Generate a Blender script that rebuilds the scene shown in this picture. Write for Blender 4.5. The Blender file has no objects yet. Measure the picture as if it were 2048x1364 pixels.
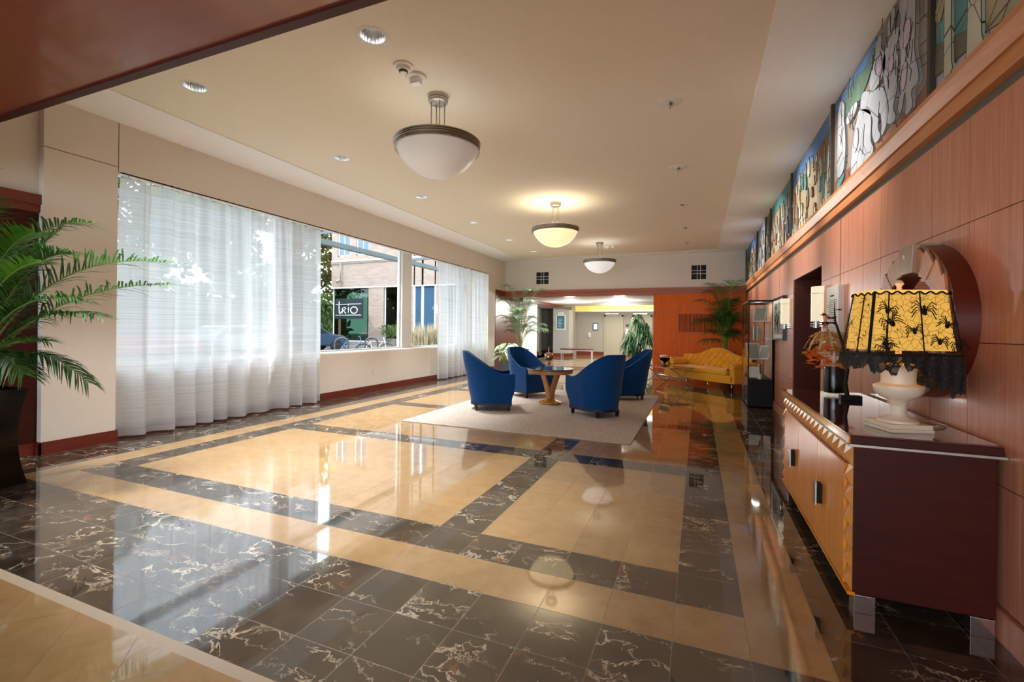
import bpy, bmesh, math, random
from mathutils import Vector, Matrix, noise
random.seed(7)
S = bpy.context.scene
COL = S.collection
PI = math.pi
T = 0.3048

# ---------------------------------------------------------------- camera, world, sun, exposure
YAW, ROLL = 0.3860, 0.0113
cam = bpy.data.objects.new('camera', bpy.data.cameras.new('camera'))
COL.objects.link(cam)
fw = Vector((-math.sin(YAW), math.cos(YAW), 0)); rt = Vector((math.cos(YAW), math.sin(YAW), 0)); up = Vector((0, 0, 1))
r2 = rt*math.cos(ROLL)+up*math.sin(ROLL); u2 = up*math.cos(ROLL)-rt*math.sin(ROLL)
cam.matrix_world = Matrix(((r2.x, u2.x, -fw.x, .0900), (r2.y, u2.y, -fw.y, -2.1071), (r2.z, u2.z, -fw.z, 1.3449), (0, 0, 0, 1)))
cam.data.sensor_width = 36
cam.data.lens = 36*915.743/2048
cam.data.shift_y = -(682-658.8)/2048
cam.data.clip_start = .05; cam.data.clip_end = 300
S.camera = cam

W = bpy.data.worlds.new('world'); S.world = W; W.use_nodes = True
bg = W.node_tree.nodes['Background']
bg.inputs[0].default_value = (.82, .91, 1, 1)
bg.inputs[1].default_value = 1.8

def light(name, kind, loc, energy, col=(1, 1, 1), rot=(0, 0, 0), **k):
    l = bpy.data.lights.new(name, kind); l.energy = energy; l.color = col
    for a, b in k.items(): setattr(l, a, b)
    o = bpy.data.objects.new(name, l); o.location = loc; o.rotation_euler = rot; COL.objects.link(o)
    return o
sd = Vector((.42, 1, -.95)).normalized()
sun = light('sun', 'SUN', (-20, -20, 30), 1.0, (1, .93, .82), angle=.012)
sun.rotation_euler = sd.to_track_quat('-Z', 'Y').to_euler()

V = S.view_settings
V.view_transform = 'Standard'; V.look = 'None'; V.gamma = 1; V.exposure = 1.75; V.use_curve_mapping = False
S.cycles.use_denoising = True
S.cycles.max_bounces = 10; S.cycles.diffuse_bounces = 5; S.cycles.transparent_max_bounces = 24
S.cycles.glossy_bounces = 4; S.cycles.transmission_bounces = 6
S.cycles.sample_clamp_indirect = 6

# ---------------------------------------------------------------- materials
def srgb(h):
    h = h.lstrip('#'); c = [int(h[i:i+2], 16)/255 for i in (0, 2, 4)]
    return tuple((x/12.92 if x <= .04045 else ((x+.055)/1.055)**2.4) for x in c)+(1,)
class NT:
    def __init__(s, name):
        s.m = bpy.data.materials.new(name); s.m.use_nodes = True; s.t = s.m.node_tree
        s.b = s.t.nodes['Principled BSDF']; s.out = s.t.nodes['Material Output']
    def n(s, typ, **k):
        nd = s.t.nodes.new(typ)
        for a, b in k.items():
            if a.startswith('i_'): nd.inputs[a[2:]].default_value = b
            else: setattr(nd, a, b)
        return nd
    def l(s, a, b): s.t.links.new(a, b)
    def coords(s, scale=(1, 1, 1), rot=(0, 0, 0)):
        tc = s.n('ShaderNodeTexCoord'); mp = s.n('ShaderNodeMapping')
        mp.inputs['Scale'].default_value = scale; mp.inputs['Rotation'].default_value = rot
        s.l(tc.outputs['Object'], mp.inputs['Vector']); return mp.outputs['Vector']
    def ramp(s, fac, stops):
        r = s.n('ShaderNodeValToRGB'); e = r.color_ramp.elements
        while len(e) < len(stops): e.new(.5)
        for q, (p, c) in zip(e, stops): q.position = p; q.color = c
        s.l(fac, r.inputs['Fac']); return r.outputs['Color']
    def math(s, op, a, b=None):
        m = s.n('ShaderNodeMath', operation=op)
        for i, x in enumerate((a, b)):
            if x is None: continue
            if isinstance(x, (int, float)): m.inputs[i].default_value = x
            else: s.l(x, m.inputs[i])
        return m.outputs[0]
    def mix(s, fac, a, b):
        m = s.n('ShaderNodeMix', data_type='RGBA')
        for i, x in ((0, fac), (6, a), (7, b)):
            if isinstance(x, (int, float, tuple)): m.inputs[i].default_value = x
            else: s.l(x, m.inputs[i])
        return m.outputs[2]
def plain(name, c, rough=.5, metal=0, spec=.5, **k):
    t = NT(name); b = t.b; c = srgb(c) if isinstance(c, str) else c
    b.inputs['Roughness'].default_value = rough; b.inputs['Metallic'].default_value = metal
    b.inputs['Specular IOR Level'].default_value = spec
    v = t.coords((6, 6, 6)); n = t.n('ShaderNodeTexNoise', i_Scale=3.0, i_Detail=3.0); t.l(v, n.inputs['Vector'])
    d = tuple(x*.93 for x in c[:3])+(1,)
    t.l(t.mix(n.outputs['Fac'], d, c), b.inputs['Base Color'])
    for a, q in k.items(): b.inputs[a.replace('_', ' ')].default_value = q
    return t.m
def wood(name, c1, c2, scale=(22, 22, 1.1), rough=.3, coat=0.0, spec=.5):
    t = NT(name); v = t.coords(scale)
    n = t.n('ShaderNodeTexNoise', i_Scale=2.0, i_Detail=5.0, i_Roughness=.6); t.l(v, n.inputs['Vector'])
    n2 = t.n('ShaderNodeTexNoise', i_Scale=.9, i_Detail=1.0); t.l(t.coords((1, 1, .5)), n2.inputs['Vector'])
    f = t.math('ADD', t.math('MULTIPLY', n.outputs['Fac'], .65), t.math('MULTIPLY', n2.outputs['Fac'], .35))
    t.l(t.ramp(f, [(.3, srgb(c1)), (.7, srgb(c2))]), t.b.inputs['Base Color'])
    t.b.inputs['Roughness'].default_value = rough; t.b.inputs['Specular IOR Level'].default_value = spec
    t.b.inputs['Coat Weight'].default_value = coat; t.b.inputs['Coat Roughness'].default_value = .06
    return t.m
def glow(name, c, strength, base='#ffffff', rough=.4):
    m = plain(name, base, rough); b = m.node_tree.nodes['Principled BSDF']
    b.inputs['Emission Color'].default_value = srgb(c); b.inputs['Emission Strength'].default_value = strength
    return m
FLOOR_SPEC = 1.0
def tile_mat(name, kind, rot=0.0, rough=.045):
    t = NT(name); b = t.b
    v = t.coords((1, 1, 1), (0, 0, rot))
    sx = t.n('ShaderNodeSeparateXYZ'); t.l(v, sx.inputs[0])
    cx = t.math('FLOOR', t.math('DIVIDE', sx.outputs[0], T)); cy = t.math('FLOOR', t.math('DIVIDE', sx.outputs[1], T))
    cc = t.n('ShaderNodeCombineXYZ'); t.l(cx, cc.inputs[0]); t.l(cy, cc.inputs[1])
    wn = t.n('ShaderNodeTexWhiteNoise', noise_dimensions='3D'); t.l(cc.outputs[0], wn.inputs['Vector'])
    off = t.n('ShaderNodeVectorMath', operation='MULTIPLY_ADD'); t.l(wn.outputs['Color'], off.inputs[0])
    off.inputs[1].default_value = (40, 40, 40); t.l(v, off.inputs[2]); vv = off.outputs[0]
    if kind == 'dark':
        n = t.n('ShaderNodeTexNoise', i_Scale=5.0, i_Detail=6.0, i_Roughness=.65, i_Distortion=.8); t.l(vv, n.inputs['Vector'])
        w = t.n('ShaderNodeVectorMath', operation='MULTIPLY_ADD'); t.l(n.outputs['Color'], w.inputs[0]); w.inputs[1].default_value = (.35, .35, .35); t.l(vv, w.inputs[2])
        mp = t.n('ShaderNodeMapping'); t.l(w.outputs[0], mp.inputs[0]); mp.inputs['Scale'].default_value = (1, 3.0, 1); mp.inputs['Rotation'].default_value = (0, 0, .5)
        vo = t.n('ShaderNodeTexVoronoi', feature='DISTANCE_TO_EDGE', i_Scale=2.6); t.l(mp.outputs[0], vo.inputs['Vector'])
        vein = t.ramp(vo.outputs['Distance'], [(0, (1, 1, 1, 1)), (.012, (.75, .75, .75, 1)), (.035, (0, 0, 0, 1))])
        n3 = t.n('ShaderNodeTexNoise', i_Scale=3.0, i_Detail=2.0); t.l(vv, n3.inputs['Vector'])
        vein = t.math('MULTIPLY', vein, t.ramp(n3.outputs['Fac'], [(.44, (0, 0, 0, 1)), (.62, (1, 1, 1, 1))]))
        n4 = t.n('ShaderNodeTexNoise', i_Scale=9.0, i_Detail=5.0, i_Roughness=.7, i_Distortion=1.5); t.l(vv, n4.inputs['Vector'])
        rust = t.ramp(n4.outputs['Fac'], [(.56, (0, 0, 0, 1)), (.66, (1, 1, 1, 1))])
        rust = t.math('MULTIPLY', rust, t.ramp(wn.outputs['Value'], [(.35, (.15, .15, .15, 1)), (.9, (1, 1, 1, 1))]))
        base = t.ramp(n.outputs['Fac'], [(.3, srgb('#221d16')), (.7, srgb('#4e4539'))])
        c = t.mix(rust, base, srgb('#7d5230')); c = t.mix(vein, c, srgb('#cdbfa8'))
    else:
        n = t.n('ShaderNodeTexNoise', i_Scale=9.0, i_Detail=5.0, i_Roughness=.7); t.l(vv, n.inputs['Vector'])
        c = t.ramp(n.outputs['Fac'], [(.3, srgb('#987a50')), (.7, srgb('#ab8d63'))])
        hs = t.n('ShaderNodeHueSaturation'); t.l(c, hs.inputs['Color'])
        t.l(t.math('ADD', t.math('MULTIPLY', wn.outputs['Value'], .16), .92), hs.inputs['Value']); c = hs.outputs[0]
    px = t.math('PINGPONG', sx.outputs[0], T/2); py = t.math('PINGPONG', sx.outputs[1], T/2)
    line = t.math('LESS_THAN', t.math('MINIMUM', px, py), .0014)
    lc = srgb('#6b5f50') if kind == 'dark' else srgb('#6e5330')
    t.l(t.mix(line, c, lc), b.inputs['Base Color'])
    t.l(t.math('ADD', t.math('MULTIPLY', line, .4), rough), b.inputs['Roughness'])
    b.inputs['IOR'].default_value = 1.75; b.inputs['Specular IOR Level'].default_value = FLOOR_SPEC
    bp = t.n('ShaderNodeBump', i_Strength=.03, i_Distance=.02); bn = t.n('ShaderNodeTexNoise', i_Scale=1.5, i_Detail=1.0)
    t.l(vv, bn.inputs['Vector']); t.l(bn.outputs['Fac'], bp.inputs['Height']); t.l(bp.outputs[0], b.inputs['Normal'])
    return t.m
M = {}
M['gold'] = tile_mat('gold_limestone', 'gold'); M['dark'] = tile_mat('dark_veined_marble', 'dark')
M['gold_diag'] = tile_mat('gold_limestone_diagonal', 'gold', PI/4)
M['strip'] = plain('pale_threshold_strip', '#b9ab95', .3)
M['cream'] = plain('cream_plaster', '#e6ded3', .75, spec=.25)
M['tray'] = plain('warm_cream_ceiling', '#efe6d2', .8, spec=.2)
M['white'] = plain('white_plaster', '#faf9f7', .7, spec=.25)
M['joint'] = plain('dark_joint', '#4c463d', .9)
M['cherry'] = wood('cherry_panel', '#b0664a', '#cf9072', rough=.36, coat=.12)
M['cherry_base'] = wood('cherry_base', '#5c2216', '#7a3020', (1.5, 1.5, 18), rough=.35)
M['rail'] = wood('cherry_rail', '#b46c3c', '#d49460', (14, 1.2, 14), rough=.35)
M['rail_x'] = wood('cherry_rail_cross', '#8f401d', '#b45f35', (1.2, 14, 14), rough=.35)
M['orange_wood'] = wood('orange_cherry_panel', '#cf4f05', '#ea7014', rough=.5, spec=.25)
M['dark_wood'] = wood('dark_cherry', '#300d07', '#48150b', (2, 2, 14), rough=.45, spec=.25)
M['soffit_wood'] = wood('soffit_wood', '#7a3c2c', '#8a4a38', (1.2, 14, 14), rough=.3, coat=.4)
M['recess_wood'] = wood('recess_wood', '#4a1f14', '#632a1a', rough=.35)
M['shade_band'] = plain('reveal_shade', '#5d564b', .5)  # dark shade of the gap under the rail, put into the colour
M['blonde'] = wood('blonde_veneer', '#d67c14', '#ee9c2c', (3, 12, 1.4), rough=.25, coat=.2)
M['blonde_carved'] = wood('blonde_carved', '#c2752a', '#dc9a50', (9, 9, 3), rough=.35)
M['top_gloss'] = wood('gloss_top', '#3a100b', '#521b12', (14, 2, 14), rough=.04, coat=1)
M['walnut'] = wood('walnut_ring', '#9c5f38', '#c48a5c', (16, 16, 16), rough=.45)
M['walnut_dark'] = wood('walnut_edge', '#431408', '#641f0e', (3, 3, 18), rough=.3, coat=.3)
M['black'] = plain('black_lacquer', '#0c0d10', .12)
M['black_matte'] = plain('black_matte', '#0b0909', .6, spec=.3)
M['planter'] = plain('planter_gloss', '#04060a', .12, spec=.3)
M['chrome'] = plain('chrome', '#d8d8d8', .12, 1)
M['nickel'] = plain('brushed_nickel', '#bcb7ac', .38, 1)
M['mirror'] = plain('mirror_glass', '#f2f2f2', .01, 1)
M['silver'] = plain('satin_silver', '#b9b9b6', .25, 1)
M['soil'] = plain('soil', '#2a2018', .95)
M['velvet'] = plain('blue_velvet', '#033c72', .8, spec=.12, Sheen_Weight=.12)
M['velvet_dark'] = plain('dark_blue_base', '#0b1a2e', .5)
M['pipe_blue'] = plain('pale_piping', '#7f9db5', .5)
M['mustard'] = plain('mustard_velvet', '#eba31a', .7, spec=.2, Sheen_Weight=.3)
M['brass'] = plain('gold_leaf', '#c08a3c', .35, .6)
M['ivory'] = plain('ivory_glaze', '#e3d3b8', .35)
M['paper'] = plain('paper', '#e9e7e0', .7)
M['print_grey'] = plain('grey_print', '#a9a79c', .8)
M['teal'] = plain('teal_sign', '#2c6f80', .6)
M['greyboard'] = plain('grey_wallcovering', '#a9a8a4', .8, spec=.2)
M['hall_wall'] = plain('hall_wall', '#a5a19a', .8, spec=.2)
M['alcove'] = plain('alcove_wall', '#77756f', .8, spec=.2)
M['door_beige'] = plain('elevator_door', '#a5a08f', .45)
M['outdoor_white'] = plain('white_frame', '#e8ebec', .4)
M['road'] = plain('road', '#55575a', .8)
M['pave'] = plain('pavement', '#7d7a73', .8)
M['steel_beam'] = plain('pale_steel', '#566467', .5)
M['tyre'] = plain('tyre', '#141414', .7)
M['dark_glass'] = plain('car_glass', '#16242c', .08)
M['shade_in'] = glow('shade_linen', '#ffc45a', .22, '#d9a640', .7)
M['sconce_glass'] = glow('sconce_glass', '#fff2cf', .16, '#efe6cb', .4)
M['bowl_off'] = glow('alabaster_bowl', '#f3f0ea', .03, '#e8e4dc', .35)  # unlit bowl with a faint glow put into its glass
M['bowl_lit'] = glow('alabaster_bowl_lit', '#ffe2a8', .28, '#f3e8cf', .35)
M['bowl_white'] = glow('alabaster_bowl_white', '#f6f8fa', .14, '#eef0f0', .35)
M['hall_glow'] = glow('hall_light_lens', '#fff6df', 3, '#ffffff', .4)
M['cove_glow_yellow'] = glow('cove_glow_yellow', '#d8c25a', .25, '#cbb95e', .6)  # cove light put into the fascia colour and emission
M['screen'] = glow('tablet_screen', '#8cc4ff', .8, '#6aa8e8', .3)
def brick():
    t = NT('pale_brick'); v = t.coords((1, 1, 1), (PI/2, 0, 0))
    b = t.n('ShaderNodeTexBrick', i_Scale=1.0); t.l(v, b.inputs['Vector'])
    b.inputs['Brick Width'].default_value = .4; b.inputs['Row Height'].default_value = .12; b.inputs['Mortar Size'].default_value = .008
    b.inputs['Color1'].default_value = srgb('#978a80'); b.inputs['Color2'].default_value = srgb('#8c7a70'); b.inputs['Mortar'].default_value = srgb('#80786f')
    t.l(b.outputs['Color'], t.b.inputs['Base Color']); t.b.inputs['Roughness'].default_value = .85
    return t.m
M['brick'] = brick()
def glass(name, tint=(1, 1, 1, 1), refl=1.0, rough=.0):
    t = NT(name); t.t.nodes.remove(t.b)
    tr = t.n('ShaderNodeBsdfTransparent'); tr.inputs[0].default_value = tint
    gl = t.n('ShaderNodeBsdfGlossy', i_Roughness=rough); fr = t.n('ShaderNodeFresnel', i_IOR=1.45)
    mx = t.n('ShaderNodeMixShader'); ge = t.n('ShaderNodeNewGeometry'); t.l(t.math('MULTIPLY', t.math('MULTIPLY', fr.outputs[0], refl), t.math('SUBTRACT', 1.0, ge.outputs['Backfacing'])), mx.inputs[0])
    t.l(tr.outputs[0], mx.inputs[1]); t.l(gl.outputs[0], mx.inputs[2]); t.l(mx.outputs[0], t.out.inputs[0]); return t.m
M['glass'] = glass('window_glass', (.97, .985, .985, 1), .6)
M['clear'] = glass('clear_glass', (.97, .985, .98, 1), .8)
M['store'] = glass('storefront_glass', (.14, .22, .18, 1), 1.3)
def sheer(name, a0, a1, cc='#f4f6f7', stripes=True):
    t = NT(name); t.t.nodes.remove(t.b)
    v = t.coords((.6, .6, 75)); n = t.n('ShaderNodeTexNoise', i_Scale=1.0, i_Detail=2.0); t.l(v, n.inputs['Vector'])
    f = t.ramp(n.outputs['Fac'], [(.40, (a0,)*3+(1,)), (.6, (a1,)*3+(1,))])
    tr = t.n('ShaderNodeBsdfTransparent'); d = t.n('ShaderNodeBsdfDiffuse'); tl = t.n('ShaderNodeBsdfTranslucent')
    d.inputs[0].default_value = srgb(cc); tl.inputs[0].default_value = srgb(cc)
    m1 = t.n('ShaderNodeMixShader'); m1.inputs[0].default_value = .72; t.l(d.outputs[0], m1.inputs[1]); t.l(tl.outputs[0], m1.inputs[2])
    m2 = t.n('ShaderNodeMixShader'); t.l(f, m2.inputs[0]); t.l(tr.outputs[0], m2.inputs[1]); t.l(m1.outputs[0], m2.inputs[2])
    t.l(m2.outputs[0], t.out.inputs[0]); return t.m
M['sheer'] = sheer('sheer_curtain', .77, .91, '#e2e5e8')
def leafmat(name, c1, c2, rough=.45, trans=.25):
    t = NT(name); n = t.n('ShaderNodeTexNoise', i_Scale=5.0, i_Detail=2.0); t.l(t.coords((1, 1, 1)), n.inputs['Vector'])
    c = t.ramp(n.outputs['Fac'], [(.35, srgb(c1)), (.65, srgb(c2))]); t.l(c, t.b.inputs['Base Color']); t.b.inputs['Roughness'].default_value = rough
    tl = t.n('ShaderNodeBsdfTranslucent'); t.l(c, tl.inputs[0]); mx = t.n('ShaderNodeMixShader'); mx.inputs[0].default_value = trans
    t.l(t.b.outputs[0], mx.inputs[1]); t.l(tl.outputs[0], mx.inputs[2]); t.l(mx.outputs[0], t.out.inputs[0]); return t.m
M['leaf'] = leafmat('palm_leaf', '#1f4a1c', '#3f7a2c')
M['leaf_young'] = leafmat('young_palm_leaf', '#3f8a1e', '#6fae34')
M['leaf_dusty'] = leafmat('dusty_palm_leaf', '#4b6b48', '#8aa37c')
M['leaf_dark'] = leafmat('corn_plant_leaf', '#1d3d24', '#3c6b3e')
M['leaf_pale'] = leafmat('variegated_leaf', '#5f8a58', '#cfdcc0')
M['stem'] = plain('green_stem', '#7c9a3c', .5)
M['stem_pale'] = plain('pale_stem', '#8f9a78', .5)
M['tree_leaf'] = leafmat('tree_leaf', '#33501f', '#65803a', trans=.4)
M['tree_leaf2'] = leafmat('autumn_tree_leaf', '#3f5a26', '#8a7a3c', trans=.4)
M['bark'] = plain('bark', '#5a4a3a', .9)
M['pampas'] = leafmat('pampas', '#8a7c60', '#b8ab90', trans=.4)
M['orange_leaf'] = leafmat('orange_leaf', '#ff6a1c', '#ffa83c')
M['tan_leaf'] = leafmat('tan_leaf', '#d8ab68', '#f0d09a')
M['red_leaf'] = leafmat('red_leaf', '#5a1418', '#8a2420')
def rugmat():
    t = NT('woven_rug'); v = t.coords((1, 1, 1), (0, 0, .785))
    w = t.n('ShaderNodeTexBrick', i_Scale=1.0); t.l(v, w.inputs['Vector'])
    w.inputs['Brick Width'].default_value = .04; w.inputs['Row Height'].default_value = .016; w.inputs['Mortar Size'].default_value = .0025
    w.inputs['Color1'].default_value = srgb('#ddd0c4'); w.inputs['Color2'].default_value = srgb('#c2b5aa'); w.inputs['Mortar'].default_value = srgb('#8b7f76')
    t.l(w.outputs['Color'], t.b.inputs['Base Color']); t.b.inputs['Roughness'].default_value = .95; t.b.inputs['Specular IOR Level'].default_value = .1
    bp = t.n('ShaderNodeBump', i_Strength=.5, i_Distance=.006); t.l(w.outputs['Fac'], bp.inputs['Height']); bp.invert = True; t.l(bp.outputs[0], t.b.inputs['Normal']); return t.m
M['rug'] = rugmat()
def lacemat(name, scale, thr, fill):
    t = NT(name); vo = t.n('ShaderNodeTexVoronoi', feature='DISTANCE_TO_EDGE', i_Scale=scale); n = t.n('ShaderNodeTexNoise', i_Scale=9.0)
    v = t.coords((1, 1, 1)); t.l(v, n.inputs['Vector']); w = t.n('ShaderNodeVectorMath', operation='MULTIPLY_ADD'); t.l(n.outputs['Color'], w.inputs[0]); w.inputs[1].default_value = (.06,)*3; t.l(v, w.inputs[2])
    t.l(w.outputs[0], vo.inputs['Vector'])
    f = t.math('ADD', t.math('MULTIPLY', t.math('LESS_THAN', vo.outputs['Distance'], thr), 1-fill), fill)
    t.b.inputs['Base Color'].default_value = srgb('#0b0a0c'); t.b.inputs['Roughness'].default_value = .7
    tr = t.n('ShaderNodeBsdfTransparent'); mx = t.n('ShaderNodeMixShader'); t.l(f, mx.inputs[0]); t.l(tr.outputs[0], mx.inputs[1]); t.l(t.b.outputs[0], mx.inputs[2])
    t.l(mx.outputs[0], t.out.inputs[0]); return t.m
M['web'] = lacemat('web_lace', 34, .02, .2)
M['lace'] = lacemat('dense_lace', 34, .11, .84)
def slabs(name, c1, c2, sx=.35, sz=.22):
    t = NT(name); v = t.coords((1, 1, 1), (0, 0, 0)); n = t.n('ShaderNodeTexNoise', i_Scale=3.0, i_Detail=3.0); t.l(v, n.inputs['Vector'])
    vo = t.n('ShaderNodeTexVoronoi', feature='DISTANCE_TO_EDGE', i_Scale=3.2); t.l(v, vo.inputs['Vector'])
    e = t.math('LESS_THAN', vo.outputs['Distance'], .008); t.l(t.mix(e, t.ramp(n.outputs['Fac'], [(.35, srgb(c1)), (.65, srgb(c2))]), srgb('#2c2825')), t.b.inputs['Base Color'])
    t.b.inputs['Roughness'].default_value = .6; return t.m
MUR = {k: slabs('mural_'+k, a, b) for k, (a, b) in dict(taupe=('#7d6f66', '#93857b'), brown=('#7a4630', '#8f5a40'), blue=('#4470a6', '#5f86b4'), teal=('#3e7a80', '#5c9496'),
    green=('#4c6656', '#64806c'), lilac=('#a79fb4', '#bcb4c4'), ochre=('#8c8062', '#a59876'), white=('#979ca2', '#b2b7bc'), pink=('#b8a2b8', '#ccb8cc'), bone=('#b0b09a', '#c2c2ae'), olive=('#5a5644', '#726c58'), greyblue=('#8089a0', '#a0a4b4')).items()}

# ---------------------------------------------------------------- mesh helpers
def rotz(p, a): return (p[0]*math.cos(a)-p[1]*math.sin(a), p[0]*math.sin(a)+p[1]*math.cos(a), p[2])
class MB:
    def __init__(s): s.v = []; s.f = []; s.m = []; s.s = []
    def add(s, vs, fs, m=0, sm=False):
        o = len(s.v); s.v += [tuple(p) for p in vs]; s.f += [tuple(i+o for i in f) for f in fs]; s.m += [m]*len(fs); s.s += [sm]*len(fs); return s
    def box(s, x0, x1, y0, y1, z0, z1, m=0):
        v = [(x, y, z) for z in (z0, z1) for y in (y0, y1) for x in (x0, x1)]
        return s.add(v, [(0, 2, 3, 1), (4, 5, 7, 6), (0, 1, 5, 4), (2, 6, 7, 3), (0, 4, 6, 2), (1, 3, 7, 5)], m)
    def quad(s, a, b, c, d, m=0): return s.add([a, b, c, d], [(0, 1, 2, 3)], m)
    def prism(s, pts, axis, a0, a1, m=0, sm=False):
        def P(p, a):
            return (a, p[0], p[1]) if axis == 0 else (p[0], a, p[1]) if axis == 1 else (p[0], p[1], a)
        n = len(pts); v = [P(p, a0) for p in pts]+[P(p, a1) for p in pts]
        s.add(v, [tuple(range(n))[::-1], tuple(range(n, 2*n))], m); s.add(v, [(i, (i+1) % n, n+(i+1) % n, n+i) for i in range(n)], m, sm); return s
    def tube(s, pts, r, n=8, m=0, caps=True):
        pts = [Vector(p) for p in pts]; rs = r if isinstance(r, (list, tuple)) else [r]*len(pts); vs = []; prev = None
        for i, p in enumerate(pts):
            t = (pts[min(i+1, len(pts)-1)]-pts[max(i-1, 0)]).normalized()
            if prev is None:
                a = Vector((0, 0, 1)) if abs(t.z) < .9 else Vector((1, 0, 0)); u = t.cross(a).normalized()
            else: u = (prev-t*prev.dot(t)).normalized()
            prev = u; w = t.cross(u)
            vs += [tuple(p+(u*math.cos(2*PI*k/n)+w*math.sin(2*PI*k/n))*rs[i]) for k in range(n)]
        fs = [(i*n+k, i*n+(k+1) % n, (i+1)*n+(k+1) % n, (i+1)*n+k) for i in range(len(pts)-1) for k in range(n)]
        s.add(vs, fs, m, True)
        if caps: s.add(vs, [tuple(range(n))[::-1], tuple(range(len(vs)-n, len(vs)))], m)
        return s
    def lathe(s, prof, c=(0, 0, 0), n=32, m=0, a0=0, a1=2*PI, axis='z'):
        full = abs(a1-a0-2*PI) < 1e-6; k = n if full else n+1; vs = []
        for r, z in prof:
            for i in range(k):
                a = a0+(a1-a0)*i/n; x, y = r*math.cos(a), r*math.sin(a)
                vs.append((c[0]+x, c[1]+y, c[2]+z) if axis == 'z' else (c[0]+z, c[1]+x, c[2]+y))
        fs = []
        for j in range(len(prof)-1):
            for i in range(n):
                i2 = (i+1) % k; fs.append((j*k+i, j*k+i2, (j+1)*k+i2, (j+1)*k+i))
        return s.add(vs, fs, m, True)
    def grid(s, rows, m=0, sm=True, closed=False):
        h = len(rows); w = len(rows[0]); vs = [p for r in rows for p in r]
        fs = [(j*w+i, j*w+(i+1) % w, (j+1)*w+(i+1) % w, (j+1)*w+i) for j in range(h-1) for i in range(w if closed else w-1)]
        return s.add(vs, fs, m, sm)
    def xf(s, fn, start=0):
        s.v[start:] = [tuple(fn(Vector(p))) for p in s.v[start:]]; return s
    def build(s, name, mats, parent=None, world=False, keep=False, bevel=0, sub=0, thick=0):
        me = bpy.data.meshes.new(name); vs = s.v; loc = (0, 0, 0)
        if parent is not None and world:
            inv = parent['_mw'] if False else PM[parent.name].inverted(); vs = [tuple(inv @ Vector(p)) for p in vs]
        elif parent is None and not keep:
            xs, ys, zs = zip(*vs); loc = ((min(xs)+max(xs))/2, (min(ys)+max(ys))/2, min(zs)); vs = [(a-loc[0], b-loc[1], c-loc[2]) for a, b, c in vs]
        me.from_pydata(vs, [], s.f)
        for mm in (mats if isinstance(mats, (list, tuple)) else [mats]): me.materials.append(M[mm] if isinstance(mm, str) else mm)
        me.polygons.foreach_set('material_index', s.m); me.polygons.foreach_set('use_smooth', s.s)
        bm = bmesh.new(); bm.from_mesh(me); bmesh.ops.remove_doubles(bm, verts=bm.verts, dist=1e-5)
        bmesh.ops.recalc_face_normals(bm, faces=bm.faces)
        for e in bm.edges:
            if len(e.link_faces) == 2 and e.calc_face_angle(0) > .75: e.smooth = False
        bm.to_mesh(me); bm.free(); me.update()
        o = bpy.data.objects.new(name, me); o.location = loc; COL.objects.link(o)
        if parent is not None: o.parent = parent; PM[o.name] = PM[parent.name].copy()
        if thick: md = o.modifiers.new('s', 'SOLIDIFY'); md.thickness = thick; md.offset = 0
        if bevel: md = o.modifiers.new('b', 'BEVEL'); md.width = bevel; md.segments = 2; md.limit_method = 'ANGLE'; md.angle_limit = .6
        if sub: md = o.modifiers.new('u', 'SUBSURF'); md.levels = sub; md.render_levels = sub
        return o
PM = {}
def tag(o, label, cat, group=None, kind=None):
    o['label'] = label; o['category'] = cat
    if group: o['group'] = group
    if kind: o['kind'] = kind
    return o
def thing(name, label, cat, loc=(0, 0, 0), rz=0, group=None, mat=None):
    o = bpy.data.objects.new(name, None); COL.objects.link(o); o.empty_display_size = .1
    mw = mat if mat is not None else Matrix.Translation(Vector(loc)) @ Matrix.Rotation(rz, 4, 'Z')
    o.matrix_world = mw; PM[o.name] = mw.copy(); return tag(o, label, cat, group)
def struct(name, mb, mats, **k):
    k.setdefault('keep', True); o = mb.build(name, mats, **k); o['kind'] = 'structure'; return o
def dup(root, loc, rz, label, group=None, scale=1):
    r = root.copy(); COL.objects.link(r); mw = Matrix.Translation(Vector(loc)) @ Matrix.Rotation(rz, 4, 'Z') @ Matrix.Scale(scale, 4); r.matrix_world = mw; PM[r.name] = mw
    r['label'] = label
    if group: r['group'] = group
    def kids(a, b):
        for ch in list(a.children):
            if ch.type == 'LIGHT': continue
            c = ch.copy(); COL.objects.link(c); c.parent = b; PM[c.name] = mw; kids(ch, c)
    kids(root, r); return r
def rnd(a, b): return random.uniform(a, b)
def sm(a, b, x):
    x = max(0, min(1, (x-a)/(b-a))); return x*x*(3-2*x)

# ---------------------------------------------------------------- dimensions
XL, XR, ZC, ZR, YR = -6.15, 1.349, 3.70, 2.67, 12.6
WX = -6.30          # low wall under the windows
GX = -6.52          # glass
# ---------------------------------------------------------------- floor
mb = MB()
i0, i1, j0, j1 = -21, 5, -3, 41
YT = -.83
for i in range(i0, i1):
    for j in range(j0, j1+1):
        x0, x1, y0, y1 = i*T, (i+1)*T, j*T, (j+1)*T
        if y1 <= YT: continue
        y0 = max(y0, YT)
        if i <= -19 or i >= 2 or j < 0: k = 1
        elif i in (-18, 1): k = 0
        elif j == 0: k = 0
        elif i in (-17, 0): k = 1
        elif (j-1) % 7 == 0 or i == -5: k = 1
        else: k = 0
        mb.quad((x0, y0, 0), (x1, y0, 0), (x1, y1, 0), (x0, y1, 0), k)
yb = (j1+1)*T
for j in range(j1+1, 80):    # hall beyond: wide alternating bands
    k = 1 if (j-42) % 4 in (0,) else 0
    y0, y1 = j*T, (j+1)*T
    mb.quad((-8*1.5, y0, 0), (1.4, y0, 0), (1.4, y1, 0), (-8*1.5, y1, 0), k)
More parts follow.
